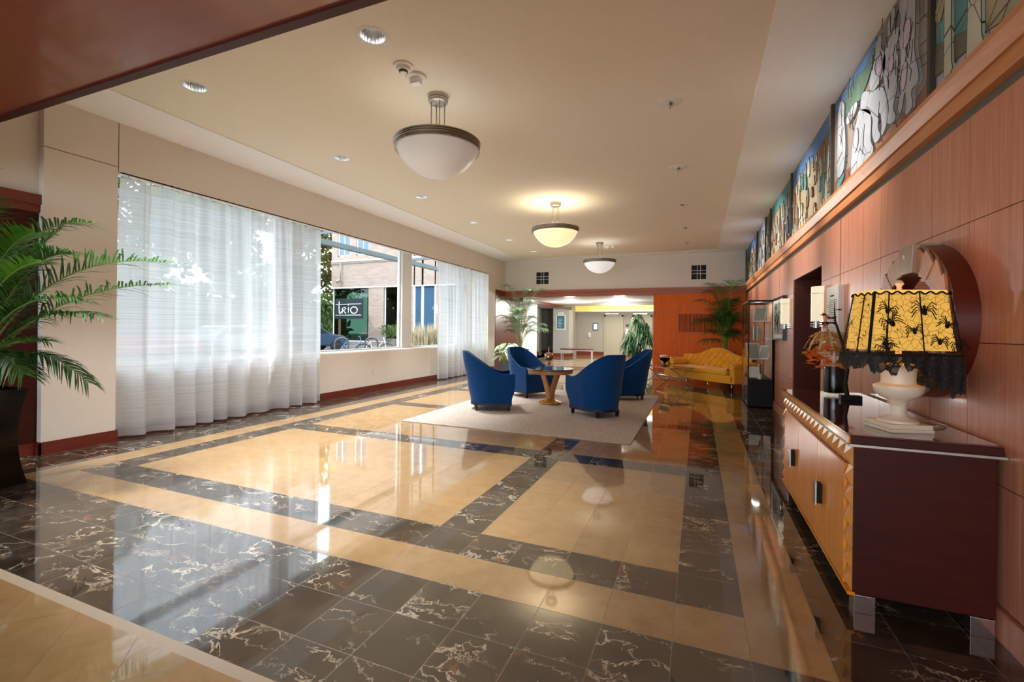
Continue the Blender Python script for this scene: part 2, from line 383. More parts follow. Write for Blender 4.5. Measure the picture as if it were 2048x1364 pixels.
mb.quad((-7, YT-.05, 0), (2, YT-.05, 0), (2, YT, 0), (-7, YT, 0), 3)
mb.quad((-7, -7, 0), (2, -7, 0), (2, YT-.05, 0), (-7, YT-.05, 0), 2)
mb.quad((-7, YT, 0), (i0*T, YT, 0), (i0*T, yb, 0), (-7, yb, 0), 1)
mb.quad((i1*T, YT, 0), (2.2, YT, 0), (2.2, yb, 0), (i1*T, yb, 0), 1)
struct('floor', mb, ['gold', 'dark', 'gold_diag', 'strip'])
mb = MB().box(-7, 2.2, -7, 12.6, -.3, -.02).box(-12, 1.4, 12.6, 24, -.3, -.02)
struct('trim_14', mb, 'joint')

# ---------------------------------------------------------------- ceiling
CX0, CX1, CY0, CY1 = -5.37, .585, -.6, 12.2
cans = [(-4.53, .89), (-4.53, 2.90), (-4.53, 4.88), (-4.53, 6.95), (-4.53, 9.03), (-4.53, 10.92), (-2.37, .885)]
hw = .16; RH = .105
mb = MB()
ys = sorted({CY0, CY1} | {c[1]+d for c in cans for d in (-hw, hw)}); xs = sorted({CX0, CX1} | {c[0]+d for c in cans for d in (-hw, hw)})
ys = [ys[0]]+[b for a, b in zip(ys, ys[1:]) if b-a > .012]
def can_at(xm, ym):
    for c in cans:
        if abs(c[0]-xm) < hw*.9 and abs(c[1]-ym) < hw*.9: return c
for a, b in zip(xs, xs[1:]):
    for c, d in zip(ys, ys[1:]):
        q = can_at((a+b)/2, (c+d)/2)
        if q is None: mb.quad((a, c, ZC), (b, c, ZC), (b, d, ZC), (a, d, ZC))
        else:
            n = 32; vs = []
            for k in range(n):
                t = 2*PI*k/n+PI/4; ct, st = math.cos(t), math.sin(t); sc = 1/max(abs(ct), abs(st))
                sx = (b if ct > 0 else a)-q[0] if abs(ct) >= abs(st)-1e-9 else ct*sc*hw
                sy = (d if st > 0 else c)-q[1] if abs(st) >= abs(ct)-1e-9 else st*sc*hw
                vs += [(q[0]+RH*ct, q[1]+RH*st, ZC), (q[0]+sx, q[1]+sy, ZC)]
            mb.add(vs, [(2*k, 2*k+1, (2*k+3) % (2*n), (2*k+2) % (2*n)) for k in range(n)])
mb.box(CX0, CX1, CY0, CY1, ZC+.34, ZC+.36)
struct('ceiling', mb, 'tray')
# lowered border boards round the warm panel
mb = MB()
b = .012
mb.box(-6.7, CX0, -.62, YR, ZC-b, ZC+.35).box(CX1, 1.7, -.62, YR, ZC-b, ZC+.35).box(CX0, CX1, CY1, YR, ZC-b, ZC+.35)
struct('trim_1', mb, 'white')
mb = MB().box(-6.9, 1.9, -7.2, -.62, ZR, ZR+.12)  # unseen rear part lengthened to cut light from the open back
mb.box(-6.9, 1.9, -.72, -.62, ZR+.02, ZC+.3)
struct('trim_2', mb, 'soffit_wood')
mb = MB().box(-6.9, 1.4, -.645, -.60, ZR-.012, ZR+.02)
struct('trim_3', mb, 'dark_wood')

# ---------------------------------------------------------------- left wall with window bay
P0, P1 = .43, 1.08
WE = 11.2
mb = MB()
mb.box(-6.9, XL, P0, P1, 0, 3.17).box(-6.9, XL, P0, P1, 3.178, ZC)              # pier, cut by a shadow joint
mb.box(-6.27, XL, P1+.008, YR, 3.11, ZC).box(-6.9, -6.27, P1+.008, YR, 3.36, ZC)                                         # bulkhead
mb.box(-6.9, XL, WE, 11.75, 0, 3.11)
mb.box(-6.9, -6.24, -7.2, P0, 0, ZC)                                              # set-back wall
mb.box(-6.9, XL, 11.75, 12.75, 2.67, 3.11)
struct('wall_left', mb, 'cream')
mb = MB().box(-6.9, XL-.004, P0+.01, P1+.01, 3.165, 3.185).box(-6.9, XL-.004, P1-.004, P1+.02, 3.12, ZC); struct('trim_4', mb, 'joint')
mb = MB()                                                                        # low wall with rounded ledge
prof = [(GX-.2, 0), (WX, 0), (WX, .80)]+[(WX-.05+.05*math.cos(a*PI/16), .82+.05*math.sin(a*PI/16)) for a in range(0, 9)]+[(GX-.2, .885)]
mb.prism(prof, 1, P1, WE)
struct('wall_window', mb, 'cream')
mb = MB()
for z0, z1, d in ((0, .115, .018), (.115, .128, .012)):
    mb.box(WX, WX+d, P1, WE, z0, z1); mb.box(XL, XL+d, P0-.018, P1+.018, z0, z1); mb.box(-6.24, XL+d, P0-d, P0, z0, z1); mb.box(XL-.13, XL, P1, P1+d, z0, z1)
    mb.box(XL, XL+d, WE-.018, 11.75, z0, z1); mb.box(-6.24, -6.24+d, -4, P0-.02, z0, z1)
struct('baseboard_left', mb, 'cherry_base')
mb = MB().box(-6.24, -6.225, -4, P0-.004, .128, 2.49)
struct('wall_panelling_left', mb, 'dark_wood')
mb = MB().box(-6.24, -6.20, -4, P0-.004, 2.49, 2.57).box(-6.24, -6.175, -4, P0-.004, 2.57, 2.67); struct('trim_5', mb, 'cherry_base')
# windows: five lights with posts
def post(y0, y1): return MB().box(-6.78, -6.50, y0, y1, .86, 3.12)
edges = [P1, 3.72, 6.78, 9.6, WE]
mb = MB()
for y0, y1 in ((3.55, 3.8), (7.0, 7.38), (9.85, 10.1)): mb.box(-6.58, -6.44, y0, y1, .86, 3.36)
struct('trim_6', mb, 'outdoor_white')
spans = [(P1, 3.55), (3.8, 7.0), (7.38, 9.85), (10.1, WE)]
for k, (y0, y1) in enumerate(spans):
    f = MB(); w = .045
    f.box(GX-.03, GX+.03, y0, y0+w, .86, 3.36).box(GX-.03, GX+.03, y1-w, y1, .86, 3.36).box(GX-.03, GX+.03, y0+w, y1-w, .86, .86+w).box(GX-.03, GX+.03, y0+w, y1-w, 3.36-w, 3.36)
    o = struct('window_%d' % (k+1), f, 'outdoor_white')
    p = MB().box(GX-.004, GX+.004, y0+w, y1-w, .86+w, 3.36-w).build('pane', 'glass', None, keep=True); p.parent = o

# ---------------------------------------------------------------- right wall
DY0, DY1, DZ = 3.87, 5.48, 2.09
mb = MB()
for y0, y1, z0, z1 in ((-7.2, DY0, 0, 2.66), (DY1, YR, 0, 2.66), (DY0, DY1, DZ, 2.66)): mb.box(XR+.014, 2.1, y0, y1, z0, z1)
mb.box(XR+.02, 2.1, -5, YR+.1, 2.60, ZC+.1)
mb.box(2.0, 2.1, DY0, DY1, 0, DZ)
struct('wall_right', mb, 'recess_wood')
seams = [.475-.41*k for k in range(18, 0, -1)]+[.475, .89, 1.295, 1.70, 2.10, 2.49, 2.90, 3.14, 3.16, 3.50, DY0, DY1, 5.9, 6.3, 6.7, 6.72, 7.1, 7.5, 7.9, 8.3, 8.7, 9.1, 9.12, 9.5, 9.9, 10.3, 10.7, 11.1, 11.12, 11.5, 11.9, 12.25, YR]
zs = [.14, .67, 1.305, 1.91, 2.44]
mb = MB(); g = .0022
for a, c in zip(seams, seams[1:]):
    if c-a < .05: continue
    for z0, z1 in zip(zs, zs[1:]):
        if a >= DY0-.01 and c <= DY1+.01:
            if z1 <= 1.92: continue
            z0 = DZ
        mb.box(XR, XR+.016, a+g, c-g, z0+g, z1-g)
struct('wall_panelling_right', mb, 'cherry')
mb = MB()
for a, c in ((-6.9, DY0), (DY1, YR)): mb.box(XR-.02, XR+.02, a, c, 0, .135)
mb.box(XR, XR+.6, DY1, DY1+.02, 0, .12)
struct('baseboard_right', mb, 'cherry')
mb = MB().box(XR+.01, XR+.03, -6.9, YR, 2.44, 2.49); struct('trim_7', mb, 'shade_band')
mb = MB().prism([(XR+.02, 2.49), (XR-.035, 2.49), (XR-.035, 2.57), (XR+.02, 2.57)], 1, -5, YR)
mb.prism([(XR+.02, 2.572), (XR-.05, 2.572), (XR-.085, 2.64), (XR-.085, 2.67), (XR+.02, 2.67)], 1, -5, 2.27).prism([(XR+.02, 2.572), (XR-.05, 2.572), (XR-.085, 2.64), (XR-.085, 2.67), (XR+.02, 2.67)], 1, 2.274, YR)
struct('trim_8', mb, 'rail')

# ---------------------------------------------------------------- rear wall
OX0, OX1, OZ = -6.3, -1.19, 2.45
mb = MB().box(-6.9, 1.5, YR, YR+.25, 2.66, ZC+.1).box(OX1+.1, 1.5, YR+.02, YR+.25, 0, 2.66).box(-6.9, OX1+.1, YR+.02, YR+.2, 2.49, 2.66)
struct('wall_rear', mb, 'cream')
mb = MB()
for a, c in ((OX1, -.5), (-.5, .35), (.35, XR)):
    for z0, z1 in zip([.1, .667, 1.305, 1.91, 2.49], [.667, 1.305, 1.91, 2.49]): mb.box(a+g, c-g, YR, YR+.02, z0+g, z1-g)
mb.box(OX1, OX1+.04, YR+.001, YR+.3, .1, 2.49)
struct('wall_panelling_rear', mb, 'orange_wood')
mb = MB().box(OX1, XR, YR-.015, YR+.02, 0, .1); struct('baseboard_rear', mb, 'cherry')
mb = MB().box(-6.15, XR-.03, YR-.035, YR+.02, 2.49, 2.58).box(-6.15, XR-.05, YR-.07, YR+.02, 2.582, 2.67).box(-6.15, OX1, YR-.035, YR+.28, 2.45, 2.49); struct('trim_9', mb, 'rail_x')
mb = MB().box(-6.16, XL+.012, 11.75, 14.0, 0, 2.67); struct('wall_panelling_corner', mb, 'cherry_base')

# ---------------------------------------------------------------- hall beyond the opening
mb = MB()
mb.box(-9.5, -7.6, 20.6, 21, 0, 2.45).box(-6.2, -6.05, 21.1, 22.4, 0, 2.6)
mb.box(-9.5, 1.2, 22.4, 22.6, 0, 3.1).box(1.0, 1.2, 12.8, 22.5, 0, 3).box(-9.6, -9.4, 16.0, 22.5, 0, 3)
struct('wall_hall', mb, 'hall_wall')
mb = MB().box(-6.4, 1.2, 12.85, 16, 2.45, 2.6).box(-9.5, 1.2, 16, 18.2, 2.45, 2.6).box(-9.5, -6.1, 18.2, 22.5, 2.45, 2.6).box(-6.1, 1.2, 18.2, 22.5, 3.0, 3.1)
mb.box(-6.2, -6.1, 18.2, 22.5, 2.6, 3.1).box(-6.2, 1.2, 18.1, 18.2, 2.6, 3.1)  # risers added to stop sunlight leaking in at the raised ceiling
struct('ceiling_hall', mb, 'greyboard')
mb = MB().prism([(-6.1, 22.0), (-5.2, 21.75), (-4, 21.6), (-2.5, 21.6), (-1, 21.8), (1.2, 22.2), (1.2, 22.39), (-6.1, 22.39)], 2, 2.33, 2.38)
struct('trim_10', mb, 'white')
mb = MB().prism([(-6.1, 22.05), (-5.2, 21.8), (-4, 21.66), (-2.5, 21.66), (-1, 21.86), (1.2, 22.26), (1.2, 22.38), (-6.1, 22.38)], 2, 2.38, 2.8)
struct('trim_11', mb, 'cove_glow_yellow')
mb = MB().box(-5.72, -5.6, 12.9, 19.6, 2.33, 2.45); struct('trim_12', mb, 'dark_wood')
mb = MB().box(-6.72, -5.9, 20.2, 21.0, 0, 2.45); struct('wall_column', mb, 'greyboard')
mb = MB().box(-6.74, -5.88, 20.18, 21.02, 0, .17).box(-9.4, 1.0, 22.37, 22.4, 0, .2).box(-9.4, -7.6, 20.58, 20.6, 0, .2); struct('baseboard_hall', mb, 'cherry_base')
# bright curtained window in the hall's left side
mb = MB().box(-6.3, -6.2, 14.0, 15.0, 0, 2.45).box(-9.5, -6.16, 15.9, 16.05, 0, 2.6); struct('wall_hall_left', mb, 'cream')  # cross wall added to keep leaking sun out of the hall
for n_, x0 in ((1, -4.46), (2, -3.0)):
    f = MB().box(x0-.09, x0, 22.33, 22.4, 0, 2.16).box(x0+.82, x0+.91, 22.33, 22.4, 0, 2.16).box(x0-.09, x0+.91, 22.33, 22.4, 2.08, 2.16)
    o = struct('door_%d' % n_, f, 'door_beige'); p = MB().box(x0, x0+.82, 22.36, 22.4, .01, 2.08).build('door_leaf', 'door_beige', None, keep=True); p.parent = o
    t = thing('exit_sign' if 0 else 'indicator_panel', 'small grey call indicator strip over the %s elevator door' % ('left' if n_ == 1 else 'right'), 'sign', (x0+.3, 22.4, 2.2))
    MB().box(x0-.05, x0+.65, 22.37, 22.4, 2.2, 2.27).build('plate', 'nickel', t, world=True)
    MB().box(x0-.03, x0+.2, 22.36, 22.372, 2.21, 2.26).build('display', 'sconce_glass', t, world=True)
for k, (x, y) in enumerate(((-2.6, 15), (-4.6, 15.5), (-3, 17.5))):
    t = thing('ceiling_light', ('round recessed light in the hall ceiling nearest the orange panel', 'round recessed light in the hall ceiling above the tall palm', 'round recessed light in the middle of the hall ceiling')[k], 'light', (x, y, 2.44))
    MB().lathe([(0, 0), (.09, 0), (.1, .01)], (0, 0, 0), 24).build('lens', 'hall_glow', t); MB().lathe([(.1, -.004), (.12, -.004), (.125, .01), (.1, .01)], (0, 0, 0), 24).build('ring', 'white', t)
    light('hall_lamp', 'POINT', (x, y, 2.2), 50, (1, .96, .9), shadow_soft_size=.15)
light('cove_lamp', 'AREA', (-3.2, 20.4, 2.95), 60, (1, .93, .75), size=3)
light('alcove_lamp', 'POINT', (-8, 17, 2.2), 30, (.95, .97, 1), shadow_soft_size=.2)
# bench
t = thing('bench', 'low bench with reddish brown top and metal frame beyond the opening', 'bench', (-5.15, 18.9, 0), .1)
MB().box(-.75, .75, -.28, .28, .42, .48).build('seat', 'walnut_dark', t, bevel=.01)
for sx in (-1, 1):
    for sy in (-1, 1): MB().box(sx*.7-.015, sx*.7+.015, sy*.24-.015, sy*.24+.015, 0, .42).build('leg', 'silver', t)
MB().box(-.71, .71, -.26, -.23, .39, .42).box(-.71, .71, .23, .26, .39, .42).build('rail', 'silver', t)
# teal directory sign on column
t = thing('wall_sign', 'teal directory sign with white border hung on the grey column', 'sign', (-6.32, 20.19, 1.3))
MB().box(-.25, .25, -.02, 0, .06, .8).build('backing', 'paper', t, bevel=.01)
MB().box(-.2, .2, -.03, -.02, .11, .76).build('panel', 'teal', t)
mb = MB()
for k in range(6): mb.box(-.14, rnd(.0, .13), -.034, -.03, .2+k*.075, .215+k*.075)
mb.build('text_lines', 'paper', t)
MB().box(-.15, .15, -.028, 0, .78, .92).build('header', 'paper', t, bevel=.015)
MB().box(-.1, -.04, -.032, -.028, .83, .87).box(-.02, .03, -.032, -.028, .83, .87).box(.05, .1, -.032, -.028, .83, .87).build('heading_text', plain('heading_red', '#a05a50', .6), t)
# tablet, phone, notices
t = thing('wall_tablet', 'small blue lit screen in dark frame on the hall wall', 'screen', (-5.02, 22.39, 1.35))
MB().box(-.14, .14, -.03, 0, 0, .38).build('frame', 'black', t, bevel=.005); MB().box(-.1, .1, -.034, -.03, .04, .34).build('display', 'screen', t)
t = thing('wall_phone', 'pale handset phone hanging left of the elevator door', 'phone', (-5.35, 22.39, .95))
MB().box(-.08, .08, -.05, 0, 0, .26).build('body', 'paper', t, bevel=.02); MB().tube([(0, -.06, .03), (.02, -.09, .12), (0, -.06, .22)], .02).build('handset', 'nickel', t)
for k, (z0, z1, m_, lb) in enumerate(((1.55, 1.68, 'joint', 'small dark emblem plate between the two elevator doors'), (1.12, 1.45, 'paper', 'white notice sheet between the two elevator doors'), (.88, 1.02, 'black', 'dark call button plate between the two elevator doors'))):
    tag(MB().box(-3.42, -3.28, 22.37, 22.4, z0, z1).build(('wall_plate', 'notice_sheet', 'call_plate')[k], m_), lb, ('plate', 'notice', 'button')[k])

# ---------------------------------------------------------------- vents, grille, outlet
for (x0, x1, z0, z1, lb) in ((-5.012, -4.582, 2.884, 3.286, 'square black air vent with white cross bars over the opening, left'), (-.113, .291, 2.901, 3.318, 'square black air vent with white cross bars high above the yellow sofa')):
    t = thing('air_vent', lb, 'vent', ((x0+x1)/2, YR, z0), 0, 'square vents on the rear wall')
    MB().box(x0, x1, YR-.004, YR, z0, z1).build('backing', 'black_matte', t, world=True)
    mb = MB(); w = x1-x0; h = z1-z0
    for f_ in (.4, .62): mb.box(x0+w*f_-.007, x0+w*f_+.007, YR-.014, YR-.004, z0, z1); mb.box(x0, x1, YR-.012, YR-.004, z0+h*f_-.007, z0+h*f_+.007)
    mb.build('grid_bars', 'paper', t, world=True)
    mb = MB()
    for k in range(12): mb.box(x0+.01, x1-.01, YR-.009, YR-.004, z0+.015+k*h/12, z0+.022+k*h/12)
    mb.build('louvre', 'joint', t, world=True)
t = thing('wall_grille', 'slatted wooden grille set in the orange rear panelling', 'grille', (.06, YR, 1.32))
MB().box(-.463, .578, YR-.006, YR, 1.322, 1.867).build('backing', 'black_matte', t, world=True)
mb = MB()
for k in range(27): x = -.455+k*1.03/27; mb.box(x, x+.02, YR-.02, YR-.004, 1.33, 1.86)
mb.box(-.47, .585, YR-.02, YR, 1.315, 1.33).box(-.47, .585, YR-.02, YR, 1.86, 1.875).build('slats', 'orange_wood', t, world=True)
t = thing('wall_outlet', 'cream electrical outlet low on the wall below the clear window', 'outlet', (WX, 5.8, .34))
MB().box(0, .006, -.035, .035, 0, .115).build('plate', 'ivory', t, bevel=.002)
MB().box(.006, .009, -.015, .015, .02, .05).box(.006, .009, -.015, .015, .065, .095).build('socket', 'paper', t)
# ---------------------------------------------------------------- ceiling fixtures
names = ['nearest the pier', 'second along the window side', 'third along the window side', 'fourth along the window side', 'fifth along the window side', 'last along the window side by the rear wall']
can0 = thing('downlight', 'large recessed downlight with chrome reflector above the smoke detector', 'light', (-2.37, .885, ZC), 0, 'recessed chrome downlights')
MB().lathe([(.1, -.004), (.128, -.004), (.135, .0), (.1, .0)], (0, 0, 0), 40).build('ring', 'paper', can0)
mb = MB(); rows = []
for k in range(9):
    t_ = k/8; r = .1-.045*t_*t_; z = .22*t_; rows.append([((r+.003*math.cos(24*a))*math.cos(a), (r+.003*math.cos(24*a))*math.sin(a), z) for a in [2*PI*i/96 for i in range(96)]])
mb.grid(rows, closed=True); mb.lathe([(.055, .22), (0, .225)], (0, 0, 0), 24); mb.build('reflector', plain('can_reflector', '#f0f0f0', .22, 1), can0)
MB().lathe([(0, .12), (.022, .13), (.03, .17), (.03, .21)], (0, 0, 0), 20).build('lamp', 'sconce_glass', can0)
for k in range(6): dup(can0, (cans[k][0], cans[k][1], ZC), 0, 'recessed chrome downlight in the cream ceiling, '+names[k])
for c in cans: light('downlight_fill', 'SPOT', (c[0], c[1], ZC+.08), 310, (1, .98, .96), spot_size=1.3, spot_blend=1, shadow_soft_size=.09)  # fill light added in cans that are themselves unlit
rl = ['nearest the camera', 'second from the camera', 'third from the camera', 'fourth from the camera', 'farthest from the camera']
g0 = None
for k, y in enumerate((2.86, 4.88, 6.91, 8.93, 10.86)):
    lb = 'white adjustable eyeball ceiling light on the mural side, '+rl[k]
    if g0 is None:
        g0 = thing('eyeball_light', lb, 'light', (-.205, y, ZC), 0, 'white eyeball ceiling lights')
        MB().lathe([(0, -.012), (.085, -.014), (.1, -.008), (.118, -.006), (.122, 0)], (0, 0, 0), 40).build('ring', 'paper', g0)
        mb = MB().lathe([(0, -.03), (.03, -.026), (.045, -.012), (.048, 0)], (0, 0, 0), 24)
        mb.build('eyeball', 'silver', g0)
        MB().box(-.006, .006, -.05, .05, -.05, -.012).build('lamp_slot', 'nickel', g0, bevel=.003)
    else: dup(g0, (-.205, y, ZC), 0, lb)
    o = light('eyeball_lamp', 'SPOT', (-.205, y, ZC-.08), 80, (1, .97, .93), spot_size=1.15, spot_blend=.8, shadow_soft_size=.09)
    o.rotation_euler = Vector((1.5, 0, -.75)).to_track_quat('-Z', 'Y').to_euler()
t = thing('smoke_detector', 'white round smoke detector between the big downlight and the strobe', 'detector', (-2.382, 1.32, ZC))
MB().lathe([(0, -.07), (.03, -.07), (.035, -.05), (.055, -.045), (.065, -.02), (.085, -.015), (.09, 0)], (0, 0, 0), 32).build('housing', 'paper', t)
MB().lathe([(.036, -.066), (.04, -.05), (.036, -.048)], (0, 0, 0), 24).build('grille_band', 'joint', t)
t = thing('fire_strobe', 'white round ceiling strobe beside the smoke detector', 'alarm', (-2.379, 1.512, ZC))
MB().lathe([(0, -.022), (.095, -.022), (.1, -.012), (.101, 0)], (0, 0, 0), 36).build('base_plate', 'paper', t); MB().box(-.05, .05, -.035, .035, -.075, -.02).build('lens_block', 'white', t, bevel=.008)
t = thing('smoke_detector', 'small white detector behind the farthest pendant', 'detector', (-2.3, 10.8, ZC))
MB().lathe([(0, -.06), (.04, -.05), (.08, -.02), (.09, 0)], (0, 0, 0), 24).build('housing', 'paper', t); MB().box(.12, .2, -.04, .04, -.05, 0).build('lens_block', 'paper', t)
def pendant(y, mat, lb):
    t = thing('pendant_light', lb, 'pendant', (-2.375, y, ZC), 0, 'bowl pendants down the middle of the ceiling')
    MB().lathe([(0, -.075), (.085, -.075), (.095, -.068), (.095, -.058), (.088, -.055), (.1, -.05), (.1, -.038), (.092, -.034), (.103, -.03), (.103, 0)], (0, 0, 0), 40).build('canopy', 'nickel', t)
    for k in range(4):
        a = PI/4+k*PI/2; MB().tube([(.068*math.cos(a), .068*math.sin(a), -.07), (.068*math.cos(a), .068*math.sin(a), -.50)], .006, 8).build('rod', 'nickel', t)
    R = .43
    r = MB(); 
    for z in (-.475, -.495, -.515): r.lathe([(R-.03, z), (R+.002, z), (R+.008, z-.007), (R+.002, z-.014), (R-.03, z-.014)], (0, 0, 0), 64)
    r.lathe([(R-.03, -.472), (R-.012, -.472), (R-.012, -.545), (R-.002, -.56), (R-.02, -.56)], (0, 0, 0), 64)
    for a in range(3): b_ = a*2*PI/3; r.tube([(R*math.cos(b_), R*math.sin(b_), -.485), (.02*math.cos(b_), .02*math.sin(b_), -.49)], .007, 6)
    r.build('rim', 'nickel', t)
    Rs = (.41**2+.28**2)/.56; am = math.acos((Rs-.28)/Rs); prof = [(Rs*math.sin(am*(1-k/14)), -.545-.28+Rs*(1-math.cos(am*(1-k/14)))) for k in range(15)]
    MB().lathe(prof, (0, 0, 0), 64).build('bowl', mat, t)
    for k in range(6): a = k*PI/3+.3; MB().lathe([(0, 0), (.009, .0), (.009, .016), (0, .016)], ((R-.004)*math.cos(a), (R-.004)*math.sin(a), -.555), 10).build('screw', 'nickel', t)
pendant(1.90, 'bowl_off', 'nearest hanging bowl pendant, large, unlit pale grey glass')
pendant(6.03, 'bowl_lit', 'middle hanging bowl pendant glowing warm cream')
pendant(10.13, 'bowl_white', 'farthest hanging bowl pendant, bright white glass by the rear wall')
for y, e, c in ((1.90, .6, (1, .95, .88)), (6.03, 3.5, (1, .88, .7)), (10.13, .8, (1, .96, .9))):
    light('pendant_uplight', 'AREA', (-2.375, y, ZC-.60), e, c, (PI, 0, 0), shape='DISK', size=.7)  # uplights in the unlit near and far bowls are added fill

# ---------------------------------------------------------------- curtains
def curtain(y0, y1, seed, lb, n=None, flare=.0, x=XL-.02, spread=0):
    random.seed(seed); t = thing('sheer_curtain', lb, 'curtain', (x, (y0+y1)/2, 0))
    ym = (y0+y1)/2; cols = int((y1-y0)/.018); ph = [rnd(0, 6.28) for _ in range(6)]; rows = []
    for j in range(15):
        u = j/14; z = .03+(3.08-.03)*u; row = []
        for i in range(cols+1):
            w = i/cols; y = y0+(y1-y0)*w
            a = y*2*PI/.30+1.7*math.sin(y*1.9+ph[0])+1.2*math.sin(y*4.1+ph[1])
            amp = .028+.045*(1-u)**.6
            dx = amp*math.sin(a)+.018*(1-u)*math.sin(a*.47+ph[2])
            fine = .010*math.sin(y*2*PI/.085+ph[3])*u
            dy = .02*math.sin(a*.9+ph[4])*(1-u)+spread*(1-u)*(w-.5)*.3+.10*(1-u)*u*math.sin(y*1.3+ph[5])
            row.append((x+dx+fine+.03*(1-u), y+dy, z))
        rows.append(row)
    MB().grid(rows).build('fabric', 'sheer', t, world=True)
    mb = MB(); k = int((y1-y0)/.12)
    for i in range(k): y = y0+.06+(y1-y0-.12)*i/(k-1); mb.box(x-.012, x+.012, y-.008, y+.008, 3.07, 3.0995)
    mb.build('hooks', 'outdoor_white', t, world=True)
    mb = MB()
    for i in range(int((y1-y0)/.6)): y = y0+.2+i*.6; mb.box(x+.078, x+.08, y, y+.22, .17, .2)
    return t
curtain(P1+.05, 4.2, 11, 'wide sheer white curtain covering the windows beside the cream pier')
curtain(8.1, WE-.05, 23, 'narrower sheer white curtain near the far corner of the room', spread=-.3)
tag(MB().box(XL-.05, XL+.0, P1+.02, WE, 3.1, 3.125).build('curtain_track', 'outdoor_white'), 'slim white curtain track along the top of the windows', 'track')
tag(MB().grid([[(-6.16+.03*math.sin(y*22), y, z) for y in [15.02+.03*i for i in range(29)]] for z in (0.02, 1.2, 2.44)]).build('sheer_curtain', 'sheer'), 'bright sheer curtain in the hall behind the left rear palm', 'curtain')

# ---------------------------------------------------------------- mural panels
def chaikin(p, n=2):
    for _ in range(n):
        q = []
        for a, b_ in zip(p, p[1:]+p[:1]): q += [(a[0]*.75+b_[0]*.25, a[1]*.75+b_[1]*.25), (a[0]*.25+b_[0]*.75, a[1]*.25+b_[1]*.75)]
        p = q
    return p
MX = XR+.012
MK = list(MUR); MLIST = [MUR[k] for k in MK]+[M['joint']]
def relief(mb, pts, col, d=.014, smooth=2, line=True, x=None):
    p = chaikin(pts, smooth) if smooth else pts; x = MX if x is None else x
    mb.prism(p, 0, x, x-d, MK.index(col))
    if line: mb.tube([(x-d+.001, a, c) for a, c in p+p[:1]], .0022, 4, len(MK), caps=False)
bounds = [-.9, 1.31, 3.47, 5.67, 7.78, 8.46, 9.88, 12.55]
mlabels = ['mural panel with pale columns, blue sky and a paved floor', 'mural panel crowded with tall white relief figures', 'mural panel with ochre buildings under blue sky beside the white figures', 'mural panel of ochre and blue fragments above the doorway', 'narrow mural panel, dark ochre, past the doorway panels',
           'mural panel of grey and ochre figures second from the rear wall', 'mural panel in the corner at the rear wall']
Z0, Z1 = 2.672, ZC-.014
